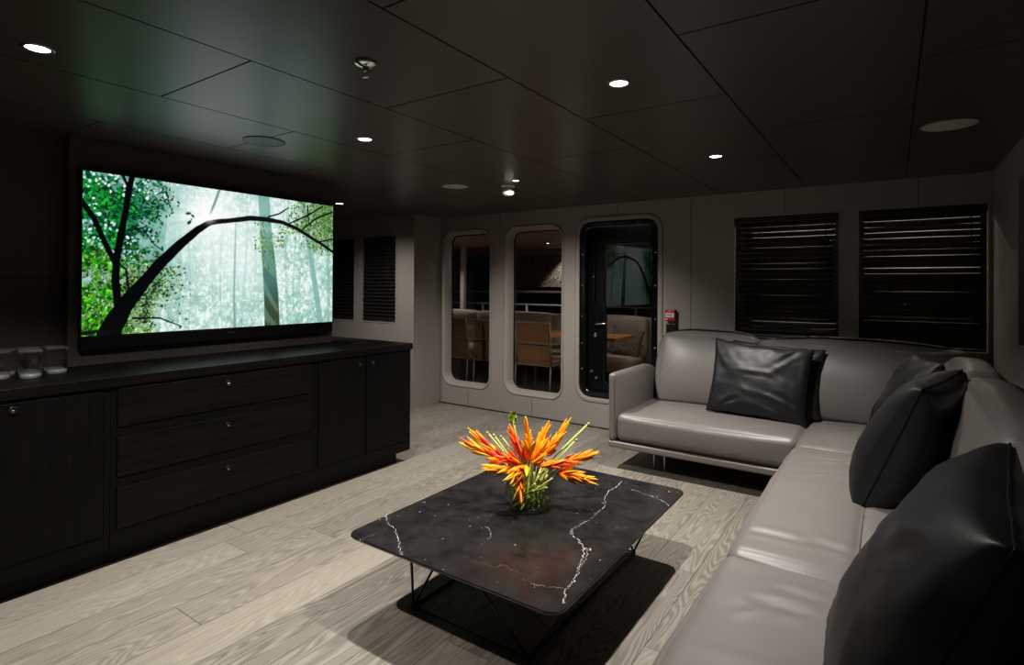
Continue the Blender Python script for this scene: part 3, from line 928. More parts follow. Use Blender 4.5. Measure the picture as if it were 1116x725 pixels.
for (x, y), lab in GL:
    if t0 is None:
        t0 = o = thing('drinking_glass', lab, 'glass', (0, 0, 0), 'drinking glasses on the worktop')
        link('glass_wall', tumbler(), 'tumbler', o)
        link('glass_base', add_lathe(bmesh.new(), [(0, .001), (.033, .001), (.0385, .004), (.0395, .012), (.037, .020), (.02, .0205), (0, .0205)], (0, 0, 0), 32), 'tumbler_glint', o)
        link('rim', add_tube(bmesh.new(), [(.0428*math.cos(t*PI/16), .0428*math.sin(t*PI/16), .1245) for t in range(32)], .0011, 6, True), 'tumbler_glint', o)
    else:
        o = dup(t0, label=lab)
    o.location = (x, y, .9055)

# ------------------------------------------------------------------ sofa
SY = 3.83; SX = -.49
sofa = thing('sectional_sofa', 'L-shaped taupe leather sectional sofa under the right windows', 'sofa', (-.6, 4.3, 0))
bm = add_box(bmesh.new(), (-1.748, SY, .158), (.53, 4.80, .206), .012, 3)
add_box(bm, (SX, .70, .158), (.53, SY, .206), .012, 3)
link('base_rail', bm, 'leather_rail', sofa)
for x, y in ((-1.42, 4.02), (-1.42, 4.66), (-.36, 4.02), (.40, 4.66), (-.34, .9), (.40, .9), (-.34, 2.4), (.40, 2.4)):
    bm = add_box(bmesh.new(), (x-.05, y-.006, 0), (x+.05, y+.006, .008), .002)
    add_box(bm, (x-.045, y-.006, .006), (x-.033, y+.006, .160), .002)
    add_box(bm, (x+.033, y-.006, .006), (x+.045, y+.006, .160), .002)
    link('leg', bm, 'steel', sofa)
def armshape(co):
    x, y, z = co
    # padding bulges to the seat side
    if x > -1.715:
        u = (y-SY)/(4.76-SY); v = (z-.206)/.5
        x += .035*max(0, 4*u*(1-u))**.8*max(0, 1-(2*v-1)**4)
    # the top edge dips towards the back shell
    if z > .6 and y > 4.45: z -= .10*((y-4.45)/.33)**2
    return (x, y, z)
bm = crease(soft_box((-1.748, SY+.002, .206), (-1.690, 4.785, .705), .022, 20), armshape)
arm = link('arm', bm, 'leather', sofa)
link('arm_seam', add_tube(bmesh.new(), [(-1.694, SY+.004, z) for z in np.linspace(.215, .69, 12)], .0022, 6), 'stitch', arm)
link('back_shell', soft_box((-1.74, 4.765, .206), (.53, 4.825, .62), .022, 16), 'leather', sofa)
link('back_shell', soft_box((.475, .70, .206), (.53, 4.76, .62), .022, 16), 'leather', sofa)

def wrinkles(co, lines, amp, width):
    """soft folds along given segments on the seat top"""
    x, y, z = co; s = 0
    for (ax, ay, bx, by, a) in lines:
        dx, dy = bx-ax, by-ay; L2 = dx*dx+dy*dy
        t = ((x-ax)*dx+(y-ay)*dy)/L2
        f = max(0, min(1, 1.0-abs(2*t-1)**2)) if 0 <= t <= 1 else 0
        dd = abs((x-ax)*dy-(y-ay)*dx)/math.sqrt(L2)
        if f > 0: s += a*f*(math.exp(-(dd/width)**2) - .55*math.exp(-((dd-width*1.5)/width)**2))
    return z+amp*s
def seat(lo, hi, lines, crown=.018, n=84, seed=0, dip=()):
    bm = soft_box(lo, hi, .050, n, crown, .004, seed, freq=5)
    mid = (lo[2]+hi[2])/2
    def fn(co):
        if co.z > mid:
            zz = wrinkles(co, lines, 0.009, .026)
            for ax_, v0 in dip:
                zz -= .010*math.exp(-((co[ax_]-v0)/.016)**2)
            return (co.x, co.y, zz)
        return co
    return crease(bm, fn)
ZS0, ZS1 = .208, .412
rr = random.Random(3)
def folds(x0, x1, y0, y1, n, along):
    L = []
    for i in range(n):
        cx = rr.uniform(x0, x1); cy = rr.uniform(y0, y1); l = rr.uniform(.08, .2)
        a = along+rr.uniform(-.5, .5)
        L.append((cx-l*math.cos(a), cy-l*math.sin(a), cx+l*math.cos(a), cy+l*math.sin(a), rr.uniform(.25, .8)*rr.choice((1, -1))))
    return L
link('seat_cushion', seat((-1.692, SY+.004, ZS0), (-.478, 4.74, ZS1), folds(-1.5, -.6, 3.95, 4.4, 7, 1.2), seed=1), 'leather', sofa)
link('seat_cushion', seat((-.486, 3.705, ZS0), (.47, 4.74, ZS1), folds(-.3, .0, 3.9, 4.3, 5, .3), seed=2), 'leather', sofa)
for (y0, y1, sd) in ((2.075, 3.70, 3), (.72, 2.07, 4)):
    c = link('seat_cushion', seat((SX-.004, y0, ZS0), (.47, y1, ZS1+.006), folds(-.38, -.12, y0+.15, y1-.15, 9, .15), .020, 84, sd, dip=((0, -.095),)), 'leather', sofa)
    link('stitched_seam', add_tube(bmesh.new(), [(-.095, y, ZS1+.006+.020*(1-abs(2*(y-y0)/(y1-y0)-1)**2.5)*.92-.0065) for y in np.linspace(y0+.06, y1-.06, 24)], .0022, 5), 'stitch', c)

# loose back cushions leaning on the shell
def backcush_y(x0, x1, seed, zt=.945):
    bm = soft_box((x0, 4.44, .415), (x1, 4.66, zt), .032, 30, .050, .008, seed, shear=(0, .10, 0), freq=3)
    for v in bm.verts:
        t = max(0, (v.co.z-.5)/.45); v.co.y += .07*t*t*(1 if v.co.y < 4.55+.10*t else -.2)
    return bm
def backcush_x(y0, y1, seed, zt=.93):
    return soft_box((.19, y0, .418), (.40, y1, zt), .07, 26, .03, .008, seed, shear=(.06, 0, 0), freq=3)
link('back_cushion', backcush_y(-1.60, -.865, 1, .955), 'leather', sofa)
link('back_cushion', backcush_y(-.858, .40, 2, .94), 'leather', sofa)
link('back_cushion', backcush_x(3.42, 4.16, 3, .945), 'leather', sofa)
link('back_cushion', backcush_x(2.14, 3.41, 4, .935), 'leather', sofa)
link('back_cushion', backcush_x(.80, 2.13, 5, .93), 'leather', sofa)

# ------------------------------------------------------------------ black pillows
def pillow_mesh(W, Hh, T, seed, sag=.0, n=46):
    bm = bmesh.new(); rows = {}
    folds_ = []
    r2 = random.Random(seed)
    for i in range(9):
        cu, cv = r2.choice(((-1, -1), (1, -1), (-1, 1), (1, 1)))
        a = math.atan2(-cv, -cu)+r2.uniform(-.45, .45)
        l = r2.uniform(.5, .95)
        su = cu+r2.uniform(-.05, .35)*(-cu); sv = cv+r2.uniform(-.05, .35)*(-cv)
        folds_.append((su, sv, su+l*math.cos(a), sv+l*math.sin(a), r2.uniform(.4, 1.0)*r2.choice((1, -1, 1))))
    for i in range(4):
        cu = r2.uniform(-.3, .5); cv = r2.uniform(-.5, .3); a = r2.uniform(-.9, .5); l = r2.uniform(.25, .5)
        folds_.append((cu-l*math.cos(a), cv-l*math.sin(a), cu+l*math.cos(a), cv+l*math.sin(a), r2.uniform(.5, 1.0)*r2.choice((1, -1))))
    def P(u, v, side):
        pin = 1-.055*(1-v*v)*abs(u)**3
        pin2 = 1-.055*(1-u*u)*abs(v)**3
        x = W/2*u*pin; z = Hh/2*v*pin2
        e = max(0, (1-u**2))*max(0, (1-v**2))
        t = T/2*(e**.33)
        # fuller towards the bottom
        t *= 1+.16*(-v)-.0
        z -= sag*(1-v*v)*.2
        if e > 0:
            s = 0
            for (ax, ay, bx, by, a) in folds_:
                dx, dy = bx-ax, by-ay; L2 = dx*dx+dy*dy
                tt = ((u-ax)*dx+(v-ay)*dy)/L2
                if 0 <= tt <= 1:
                    dd = ((u-ax)*dy-(v-ay)*dx)/math.sqrt(L2); wd = .06
                    s += a*(1-(2*tt-1)**2)*(math.exp(-(dd/wd)**2)-.7*math.exp(-((dd-wd*1.4)/wd)**2))
            t += min(1, e*4)*(.0085*s + .008*noise.noise(Vector((u*2.2+seed, v*2.2, side*9))) + .0025*noise.noise(Vector((u*7+seed, v*7, side*5))))
        x += .006*noise.noise(Vector((v*2.5, seed, 1)))*abs(u); z += .008*noise.noise(Vector((u*2.5, seed, 4)))*abs(v)
        return Vector((x, side*t, z))
    cs = [math.sin((i/n-.5)*PI) for i in range(n+1)]
    cs = [.55*c+.45*(-1+2*i/n) for i, c in enumerate(cs)]
    V0 = {}
    for side in (-1, 1):
        for i, u in enumerate(cs):
            for j, v in enumerate(cs):
                edge = i in (0, n) or j in (0, n)
                if edge and (i, j) in V0: continue
                V0[(i, j) if edge else (i, j, side)] = bm.verts.new(P(u, v, side))
        g = lambda i, j: V0[(i, j)] if (i in (0, n) or j in (0, n)) else V0[(i, j, side)]
        for i in range(n):
            for j in range(n):
                q = (g(i, j), g(i+1, j), g(i+1, j+1), g(i, j+1))
                f = bm.faces.new(q if side < 0 else q[::-1]); f.smooth = True
    edge = [P(cs[i], -1, 0) for i in range(n)]+[P(1, cs[j], 0) for j in range(n)]+[P(cs[n-i], 1, 0) for i in range(n)]+[P(-1, cs[n-j], 0) for j in range(n)]
    return bm, edge
def pillow(label, W, Hh, T, seed, loc, tilt, turn, roll=0.0, mats=('blackleather', 'blackpiping'), cat='pillow', name='leather_pillow', group=None):
    bm, edge = pillow_mesh(W, Hh, T, seed)
    root = thing(name, label, cat, (0, 0, 0), group)
    c = link('cover', bm, mats[0], root)
    link('piping', add_tube(bmesh.new(), edge, .0035, 6, True), mats[1], root)
    root.matrix_world = Matrix.Translation(loc) @ Matrix.Rotation(math.radians(turn), 4, 'Z') @ Matrix.Rotation(math.radians(-tilt), 4, 'X') @ Matrix.Rotation(math.radians(roll), 4, 'Y')
    return root
pillow('black leather pillow facing the room on the back run of the sofa', .66, .54, .17, 31, (-.795, 4.315, .676), 16, 3, 4)
pillow('black leather pillow mostly hidden, tucked behind the one facing the room', .62, .50, .10, 12, (-.715, 4.44, .685), 17, 3, 4)
pillow('black leather pillow in the sofa corner, partly behind a nearer pillow', .62, .58, .22, 13, (.06, 3.70, .70), 20, -82, -2)
pillow('plump black leather pillow standing in the middle of the right sofa run', .62, .60, .31, 14, (.075, 3.03, .69), 22, -105, 2)
pillow('largest black leather pillow in the near right corner of the photo', .82, .62, .34, 15, (.10, 1.62, .645), 22, -97, 0)

# ------------------------------------------------------------------ coffee table
TX0, TX1, TY0, TY1, TZ = -1.840, -.846, 1.497, 2.790, .335
ct = thing('coffee_table', 'low coffee table with black marble top and thin wire legs', 'table', ((TX0+TX1)/2, (TY0+TY1)/2, 0))
bm = bmesh.new()
def TL(g, z, r=.055): return [(a, b, z) for a, b in rrect(TX0+g, TY0+g, TX1-g, TY1-g, r-g)]
R = add_loops(bm, [TL(.008, TZ-.016), TL(.001, TZ-.008), TL(0, TZ-.004), TL(.0015, TZ)])
bm.faces.new(R[-1]); bm.faces.new(R[0][::-1])
top = link('table_top', bm, 'marble', ct)
rv = random.Random(5)
def vein(pts, w0):
    bm = bmesh.new(); P = []
    for (a, b), (c, d) in zip(pts[:-1], pts[1:]):
        for k in range(10):
            t = k/10; P.append(Vector((a+(c-a)*t, b+(d-b)*t)))
    P.append(Vector(pts[-1]))
    P = [p+Vector((rv.uniform(-.006, .006), rv.uniform(-.006, .006))) for p in P]
    prev = None
    for i, p in enumerate(P):
        t = (P[min(i+1, len(P)-1)]-P[max(i-1, 0)]).normalized(); q = Vector((-t.y, t.x))
        w = w0*rv.choice((.25, .5, .7, 1.0, 1.4))
        row = [bm.verts.new((*(p+q*w), TZ+.0003)), bm.verts.new((*(p-q*w), TZ+.0003))]
        if prev: bm.faces.new((prev[0], prev[1], row[1], row[0]))
        prev = row
    return bm
VEINS_PX = [([(-1.849, 1.723), (-1.777, 1.672), (-1.695, 1.636), (-1.628, 1.591), (-1.583, 1.547), (-1.525, 1.506)], 0.0011), ([(-1.164, 2.727), (-1.148, 2.63), (-1.164, 2.558), (-1.135, 2.463), (-1.098, 2.393), (-1.092, 2.33)], 0.0013), ([(-1.092, 2.33), (-1.085, 2.252), (-1.086, 2.195), (-1.095, 2.118), (-1.101, 2.071)], 0.0008), ([(-1.101, 2.071), (-1.084, 2.025), (-1.03, 1.992), (-0.984, 1.949), (-0.955, 1.882), (-0.937, 1.813), (-0.911, 1.754), (-0.903, 1.701), (-0.899, 1.649), (-0.884, 1.606), (-0.862, 1.571)], 0.0016), ([(-0.983, 1.932), (-0.976, 1.955), (-0.942, 1.875), (-0.931, 1.811)], 0.0009), ([(-1.076, 2.644), (-1.003, 2.625), (-0.933, 2.606), (-0.889, 2.582), (-0.846, 2.545)], 0.001), ([(-1.333, 1.798), (-1.377, 1.869), (-1.416, 1.883)], 0.0006), ([(-1.011, 1.612), (-0.961, 1.624), (-0.907, 1.651)], 0.0006)]
# feet at the corners of a floor frame, two splayed rods up from each
fx0, fx1, fy0, fy1 = -1.652, -1.078, 1.700, 2.680
def rod(pts, r=.0055): return add_tube(bmesh.new(), pts, r, 8)
fr = add_tube(bmesh.new(), [(fx0, fy0, .007), (fx1, fy0, .007), (fx1, fy1, .007), (fx0, fy1, .007)], .006, 8, True)
link('floor_frame', fr, 'blackmetal', ct)
for x, y, arms in ((fx0, fy0, ((.112, -.130), (.05, .26))), (fx1, fy0, ((-.12, -.16), (.19, .02))),
                   (fx1, fy1, ((0, -.20), (.17, -.15))), (fx0, fy1, ((-.12, .08), (.10, -.2)))):
    bm = bmesh.new()
    for ax_, ay_ in arms: add_tube(bm, [(x, y, .006), (x+ax_, y+ay_, TZ-.014)], .0055, 8)
    add_lathe(bm, [(0, 0), (.012, 0), (.012, .012), (.006, .018), (0, .018)], (x, y, 0), 12)
    link('leg', bm, 'blackmetal', ct)
for pts, w0 in VEINS_PX:
    link('marble_vein', vein(pts, w0), 'vein', top)

# ------------------------------------------------------------------ flower bowl
VC = Vector((-1.375, 2.165, TZ))
bowl = thing('glass_vase', 'round clear glass bowl on the black marble table', 'vase', tuple(VC))
bm = bmesh.new(); R0 = .112; HB = .125
add_lathe(bm, [(0, .0006), (R0*.62, .0006), (R0*.88, .012), (R0, .040), (R0*1.01, .075), (R0*.96, HB), (R0*.945, HB+.0015), (R0*.93, HB), (R0*.98, .075),
               (R0*.97, .042), (R0*.85, .017), (R0*.6, .007), (0, .006)], tuple(VC), 40)
link('bowl', bm, 'bowlglass', bowl)

rt = Vector((math.cos(YAW), math.sin(YAW), 0)); fw = Vector((-math.sin(YAW), math.cos(YAW), 0))
def at(px, py, dep=0.0):
    s = 241.0*(2.56/(2.56+dep))
    return Vector((VC.x, VC.y, TZ)) + rt*((px-577)/s) + fw*dep + Vector((0, 0, (554-py)/s - dep*.36))
def zq(px, py):  # offsets read in a 880 px enlargement of the bouquet
    return 490+px*.1932, 440+py*.1931

def bract_mesh(kind):
    L = (.092, .078, .062, .105)[kind]; wd = (.0115, .0120, .0110, .0095)[kind]; cv = (.10, .16, -.10, .05)[kind]
    bm = bmesh.new()
    ts = [0, .12, .3, .5, .7, .86, 1.0]; rs_ = [.45, .8, 1.0, .95, .7, .38, .06]
    pts = [(cv*L*t*t, 0, L*t) for t in ts]
    add_tube(bm, pts, [wd*r for r in rs_], 8, flat=.6)
    return bm
BR_PROTO = {}
def bract(kind, mt, parent, loc, axis, rs):
    key = (kind, mt)
    if key not in BR_PROTO:
        o = link('bract', bract_mesh(kind), mt, None); BR_PROTO[key] = o
        first = True
    else:
        o = BR_PROTO[key].copy(); C.objects.link(o)
    q = Vector(axis).to_track_quat('Z', 'Y').to_matrix().to_4x4() @ Matrix.Rotation(rs.uniform(0, 2*PI), 4, 'Z')
    o.parent = parent
    s = rs.uniform(.8, 1.15)
    o.matrix_local = Matrix.Translation(loc) @ q @ Matrix.Scale(s, 4)
    return o
FG = 'orange flower stems in the glass bowl'
def heliconia(label, base, tip, nb, mats, seed, spread=.55, foot=None, grouped=None):
    rs = random.Random(seed)
    base = Vector(base); tip = Vector(tip); ax = tip-base; L = ax.length; ax = ax.normalized()
    ft = Vector(foot) if foot else VC + Vector((rs.uniform(-.06, .06), rs.uniform(-.06, .06), .014))
    root = thing('heliconia_stem', label, 'flower', tuple(ft), FG)
    mid = ft.lerp(base, .55) + Vector((0, 0, .015))
    # keep the stem inside the rim of the bowl
    dz = Vector((mid.x-VC.x, mid.y-VC.y))
    if dz.length > .085: mid.x = VC.x+dz.x/dz.length*.08; mid.y = VC.y+dz.y/dz.length*.08
    mid.z = max(mid.z, VC.z+.10)
    link('stem', add_tube(bmesh.new(), [ft, ft.lerp(mid, .5), mid, base, base+ax*L*.35], [.0042, .0042, .004, .0038, .003], 8), 'stem', root)
    o1 = ax.orthogonal().normalized(); o2 = ax.cross(o1)
    nb = int(nb*1.45)
    for i in range(nb):
        t = i/(nb-1)
        phi = i*2.4+rs.uniform(-.5, .5)
        sp = spread*(1-.75*t)*rs.uniform(.7, 1.3)
        d = ax*math.cos(sp)+(o1*math.cos(phi)+o2*math.sin(phi))*math.sin(sp)
        p = base+ax*(L*.72*t)
        k = rs.choice((0, 1, 2, 3)) if t < .85 else rs.choice((0, 3))
        bract(k, rs.choice(mats), root, p-ft, d, rs)
    return root
O, Yl, Rd = 'br_orange', 'br_yellow', 'br_red'
F = [  # label, base (bouquet enlargement), tip, depth base, depth tip, bracts, colours
 ('orange flower spray reaching furthest to the left, above the bowl', (300, 330), (40, 215), -.02, .02, 17, (O, Yl, O, Yl, Rd), .45),
 ('orange flower spray at upper left with long red bracts on top', (310, 330), (130, 170), .06, .10, 11, (O, Yl, Rd), .35),
 ('red flower spike beside the tall middle spike, left of centre', (420, 330), (330, 115), .02, .05, 8, (Rd, Rd, O), .28),
 ('tallest orange flower spike, upright in the middle of the bouquet', (435, 340), (434, 70), .0, .0, 9, (O, O, Rd), .22),
 ('bushy orange and yellow flower just right of the tallest spike', (470, 320), (545, 150), .03, .05, 14, (O, Yl, O), .45),
 ('orange flower pointing to the upper right with a red lower edge', (545, 300), (675, 110), .05, .08, 13, (O, Yl, Yl, O), .42),
 ('orange flower spray reaching furthest to the right', (640, 345), (820, 285), .04, .06, 14, (O, Yl, O, Rd), .42),
 ('drooping yellow orange flower at lower right of the bouquet', (610, 395), (800, 430), -.04, -.08, 15, (Yl, O, Yl, O), .55),
 ('red and orange flower lying across the bouquet right of centre', (490, 360), (680, 330), -.05, -.04, 9, (Rd, O, O), .25),
 ('yellow flower burst in the front middle, over the bowl rim', (430, 350), (370, 400), -.07, -.12, 14, (Yl, Yl, O), .65),
 ('red tipped flower hanging over the front rim of the bowl', (400, 420), (390, 480), -.08, -.12, 7, (O, Rd, O), .45),
 ('orange flower at lower left with pink red lowest bracts', (360, 370), (210, 370), -.05, -.08, 12, (O, Rd, O, Yl), .42),
 ('yellow orange flower right of the tallest spike, low in the heart of the bouquet', (455, 350), (520, 260), -.03, -.02, 12, (Yl, O, O), .6),
 ('red and orange flower left of the tallest spike, low in the heart of the bouquet', (410, 350), (330, 310), -.03, -.05, 11, (Rd, O, Rd), .5),
 ('small yellow orange flower in the heart of the bouquet', (440, 310), (440, 240), -.06, -.07, 10, (Yl, O), .55),
]
for i, (lab, b, t, db, dt, nb, ms, spd) in enumerate(F):
    heliconia(lab, at(*zq(*b), db), at(*zq(*t), dt).lerp(at(*zq(*b), db), .16), nb, ms, 30+i, spd)
# bare cut stems and one leaf
def bare(label, pts, leaf=False, end='stem_end'):
    ft = VC + Vector((random.uniform(-.06, .06), random.uniform(-.05, .05), .014))
    P = [at(*zq(*p[:2]), p[2]) for p in pts]
    root = thing('green_stem', label, 'stem', tuple(ft), 'green stems in the glass bowl')
    rim = VC+Vector(((P[0]-VC).x*.3, (P[0]-VC).y*.3, .13))
    link('stem', add_tube(bmesh.new(), [ft, rim]+P, [.0045]*2+[.0042]*len(P), 8), 'stem', root)
    if not leaf:
        d = (P[-1]-P[-2]).normalized()
        link('cut_end', add_tube(bmesh.new(), [P[-1]-d*.002, P[-1]+d*.012], [.0048, .0044], 8), end, root)
    else:
        c = P[-1]; bm = bmesh.new()
        # folded leaf blade
        prof = [(0, .002), (.2, .016), (.45, .022), (.75, .017), (1, .010)]
        up = Vector((0, 0, 1)); rows = []
        for t, wv in prof:
            q = c+up*(.052*t-.008)
            rows.append([bm.verts.new(q - rt*wv*1.2 - fw*.012 + up*.006*t), bm.verts.new(q+fw*.004), bm.verts.new(q + rt*wv*.7 - fw*.010 + up*.008*t)])
        for A_, B_ in zip(rows[:-1], rows[1:]):
            for k_ in range(2):
                f = bm.faces.new((A_[k_], A_[k_+1], B_[k_+1], B_[k_])); f.smooth = True
        bmesh.ops.solidify(bm, geom=list(bm.faces), thickness=.001)
        link('leaf_blade', bm, 'leaf', root)
bare('green stem topped by one folded leaf, standing above the bouquet', [(400, 330, .04), (375, 190, .06), (358, 105, .06)], True)
bare('bare green stem pointing up on the left of the bouquet', [(330, 310, .05), (215, 175, .07)])
bare('short bare cut stem left of the red spike', [(370, 290, .04), (292, 195, .05)])
bare('bare stem rising furthest to the upper right', [(600, 300, .08), (785, 122, .12)])
bare('bare cut stem at the right, below the longest bare stem', [(600, 330, .03), (712, 212, .03)])
bare('dark green stem with a blunt tip between the two left flower sprays', [(345, 320, .02), (250, 188, .03)])

# loose stems lower in the bowl, crossing behind the glass
for i in range(26):
    a = i*2.4; r1 = .06+.038*((i*7)%5)/4; 
    p0 = VC+Vector((r1*.85*math.cos(a), r1*.85*math.sin(a), .016)); p1 = VC+Vector((r1*math.cos(a+1.2+(i%3)*.8), r1*math.sin(a+1.2+(i%3)*.8), .10+.012*(i%4)))
    root = thing('green_stem', 'short green stem crossing inside the glass bowl', 'stem', tuple(p0), 'short stems crossing in the bowl')
    link('stem', add_tube(bmesh.new(), [p0, p0.lerp(p1, .5)+Vector((0, 0, .004)), p1, p1+(p1-p0).normalized()*.03], .0045, 8), 'stem', root)

# ------------------------------------------------------------------ ceiling fittings
def add_spot(name, loc, parent, power, angle=None, target=None, col=None, blend=1.0, rad=.03):
    l = bpy.data.lights.new(name, 'SPOT'); l.energy = power; l.color = col or SPOT_COL
    l.spot_size = math.radians(angle or SPOT_ANGLE); l.spot_blend = blend; l.shadow_soft_size = rad
    o = bpy.data.objects.new(name, l); C.objects.link(o)
    if parent is not None: o.parent = parent; o.location = Vector(loc)-parent.location
    else: o.location = loc
    if target is not None:
        o.rotation_euler = (Vector(target)-Vector(loc)).to_track_quat('-Z', 'Y').to_euler()
    return o
def downlight(label, x, y, power, z=CEIL, r=.034, lens='lamp', target=None, group='ceiling downlights', angle=None):
    root = thing('ceiling_downlight', label, 'light', (x, y, z), group)
    bm = add_lathe(bmesh.new(), [(r*1.35, .0), (r*1.30, -.003), (r*1.05, -.003), (r, .0), (r*.97, .012)], (x, y, z), 32)
    link('trim_ring', bm, 'steel', root)
    bm = add_lathe(bmesh.new(), [(0, -.0015), (r*.6, -.0012), (r*.98, .0)], (x, y, z), 28)
    link('lens', bm, lens, root)
    if power: add_spot('downlight_lamp', (x, y, z-.012), root, power, angle, target, rad=r*.8)
    return root
downlight('lit ceiling downlight at the upper left, above the left cabinets', -2.350, .634, SPOT_W)
downlight('lit ceiling downlight right of the sprinkler toward the television', -2.335, 2.012, SPOT_W)
downlight('brightest ceiling downlight, above the coffee table side of the sofa', -.870, 1.992, SPOT_W)
downlight('ceiling downlight over the back run of the sofa', -.873, 3.423, SPOT_W)
downlight('small turned downlight beside the white smoke detector', -2.310, 3.420, SPOT_W*1.0, r=.026, lens='lamp_side', target=(-2.65, 4.15, 0), angle=122)
downlight('ceiling downlight just right of the television edge', -4.388, 3.476, SPOT_W*.38, target=(-4.62, 4.15, 0), angle=120)

def speaker(label, x, y, r, m_, name='ceiling_speaker'):
    root = thing(name, label, 'speaker', (x, y, CEIL), 'round ceiling speakers')
    link('grille', add_lathe(bmesh.new(), [(0, -.004), (r*.9, -.004), (r*.985, -.003), (r*.985, .001)], (x, y, CEIL), 48), m_, root)
    link('rim', add_lathe(bmesh.new(), [(r*.99, .001), (r*.99, -.0045), (r*1.02, -.004), (r*1.03, .001)], (x, y, CEIL), 48), 'ceiling', root)
speaker('round pale ceiling speaker above the sofa, near the right wall', .222, 3.36, .112, 'grille')
speaker('round pale ceiling speaker left of the smoke detector', -2.838, 3.353, .105, 'grille')
speaker('dark round ceiling speaker above the television', -2.829, 1.738, .105, 'dgrille')

sp = thing('sprinkler', 'chrome fire sprinkler hanging from the ceiling', 'sprinkler', (-1.524, 1.315, CEIL))
x, y, _ = sp.location
link('cup', add_lathe(bmesh.new(), [(0, 0), (.038, 0), (.040, -.004), (.034, -.012), (.016, -.018), (0, -.018)], (x, y, CEIL), 32), 'chrome', sp)
link('nozzle', add_lathe(bmesh.new(), [(0, -.016), (.012, -.016), (.012, -.024), (.007, -.028), (.007, -.034), (0, -.034)], (x, y, CEIL), 20), 'chrome', sp)
bm = bmesh.new()
for s in (-1, 1): add_tube(bm, [(x+s*.006, y, CEIL-.032), (x+s*.012, y, CEIL-.042), (x+s*.004, y, CEIL-.054)], .0022, 6)
link('yoke', bm, 'chrome', sp)
link('deflector', add_lathe(bmesh.new(), [(0, -.052), (.012, -.053), (.012, -.055), (0, -.058)], (x, y, CEIL), 20), 'chrome', sp)

sd = thing('smoke_detector', 'white smoke detector on the ceiling before the windows', 'detector', (-2.47, 3.55, CEIL))
x, y, _ = sd.location
link('base', add_lathe(bmesh.new(), [(0, 0), (.052, 0), (.052, -.012), (.044, -.016), (0, -.016)], (x, y, CEIL), 32), 'white', sd)
link('neck', add_lathe(bmesh.new(), [(0, -.015), (.041, -.015), (.041, -.052), (0, -.052)], (x, y, CEIL), 32), 'grille', sd)
link('sensor_head', add_lathe(bmesh.new(), [(0, -.050), (.046, -.050), (.048, -.058), (.042, -.072), (.026, -.080), (0, -.081)], (x, y, CEIL), 32), 'white', sd)

# ------------------------------------------------------------------ fittings on the back wall
fa = thing('fire_alarm', 'small red fire alarm call point on the wall beside the door', 'alarm', (-1.607, YB, 1.05))
link('case', box((-1.655, YB-.045, 1.052), (-1.563, YB, 1.150), .006), 'red', fa)
pl = link('label_plate', box((-1.646, YB-.0465, 1.083), (-1.572, YB-.0445, 1.122), .0008), 'label', fa)
bm = bmesh.new()
for x0_, x1_ in ((-1.632, -1.626), (-1.622, -1.612), (-1.608, -1.602), (-1.598, -1.592)): add_box(bm, (x0_, YB-.0472, 1.098), (x1_, YB-.0463, 1.110))
link('lettering', bm, 'ink', pl)
link('test_key', box((-1.645, YB-.0465, 1.060), (-1.630, YB-.0445, 1.074), .001), 'label', fa)
link('indicator', box((-1.617, YB-.0465, 1.133), (-1.606, YB-.0445, 1.140), .001), 'label', fa)
hb = thing('wall_holder', 'black box fixed to the wall below the red alarm', 'holder', (-1.605, YB, .935))
link('case', box((-1.648, YB-.03, .938), (-1.557, YB, 1.028), .004), 'blackplastic', hb)
link('cover', box((-1.643, YB-.034, .944), (-1.562, YB-.029, 1.022), .003), 'blackmetal', hb)

# ------------------------------------------------------------------ outside: aft deck seen through the glass
struct('floor_deck', box((-9.5, YB+.12, -.06), (XR+.12, 9.6, .0)), 'teak')
struct('ceiling_deck', box((-9.5, YB+.12, 2.04), (-1.2, 9.0, 2.09)), 'deckceil')
struct('trim_21', box((-9.5, 8.98, 1.955), (-1.2, 9.04, 2.09), .004), 'railpaint')
rl = thing('deck_railing', 'pale rails and stanchions along the open deck outside', 'railing', (-5.5, 8.0, 0))
link('cap_rail', box((-8.6, 7.95, 1.225), (-4.1, 8.06, 1.268), .01), 'chairframe', rl)
link('lower_rail', add_tube(bmesh.new(), [(-8.6, 8.0, 1.03), (-2.0, 8.0, 1.03)], .017, 10), 'railpaint', rl)
for x in (-8.2, -6.1, -5.16, -4.2, -3.2, -2.4):
    link('stanchion', add_tube(bmesh.new(), [(x, 8.0, 0), (x, 8.0, 1.03)], .022, 10), 'railpaint', rl)
po = thing('deck_post', 'white upright post outside, seen through the far left window', 'post', (-6.2, 7.55, 0))
link('shaft', box((-6.235, 7.515, .03), (-6.155, 7.595, 2.02), .008), 'post', po)
link('foot', box((-6.26, 7.49, 0), (-6.13, 7.62, .03), .006), 'post', po)
link('cap', box((-6.26, 7.49, 2.02), (-6.13, 7.62, 2.04), .004), 'post', po)

st = thing('banquette', 'long beige banquette outside behind the dining table', 'banquette', (-5, 6.8, 0))
link('base', box((-8.4, 6.50, 0), (-2.66, 7.36, .24), .02), 'chairframe', st)
xs = [-8.3, -6.9, -5.5, -4.1, -2.68]
for a, b in zip(xs[:-1], xs[1:]):
    link('seat_cushion', soft_box((a+.004, 6.44, .24), (b-.004, 7.02, .45), .045, 10, .012), 'settee', st)
    link('back_cushion', soft_box((a+.004, 7.02, .40), (b-.004, 7.20, .95), .05, 10, .012), 'settee', st)
link('back_panel', box((-8.4, 7.2, .24), (-2.66, 7.36, .93), .02), 'settee', st)
pillow('brown scatter pillow on the banquette, seen through the door glass', .42, .38, .13, 21, (-2.88, 6.86, .63), 18, 8, 10, ('cushion', 'cushion'), 'pillow', 'scatter_pillow')

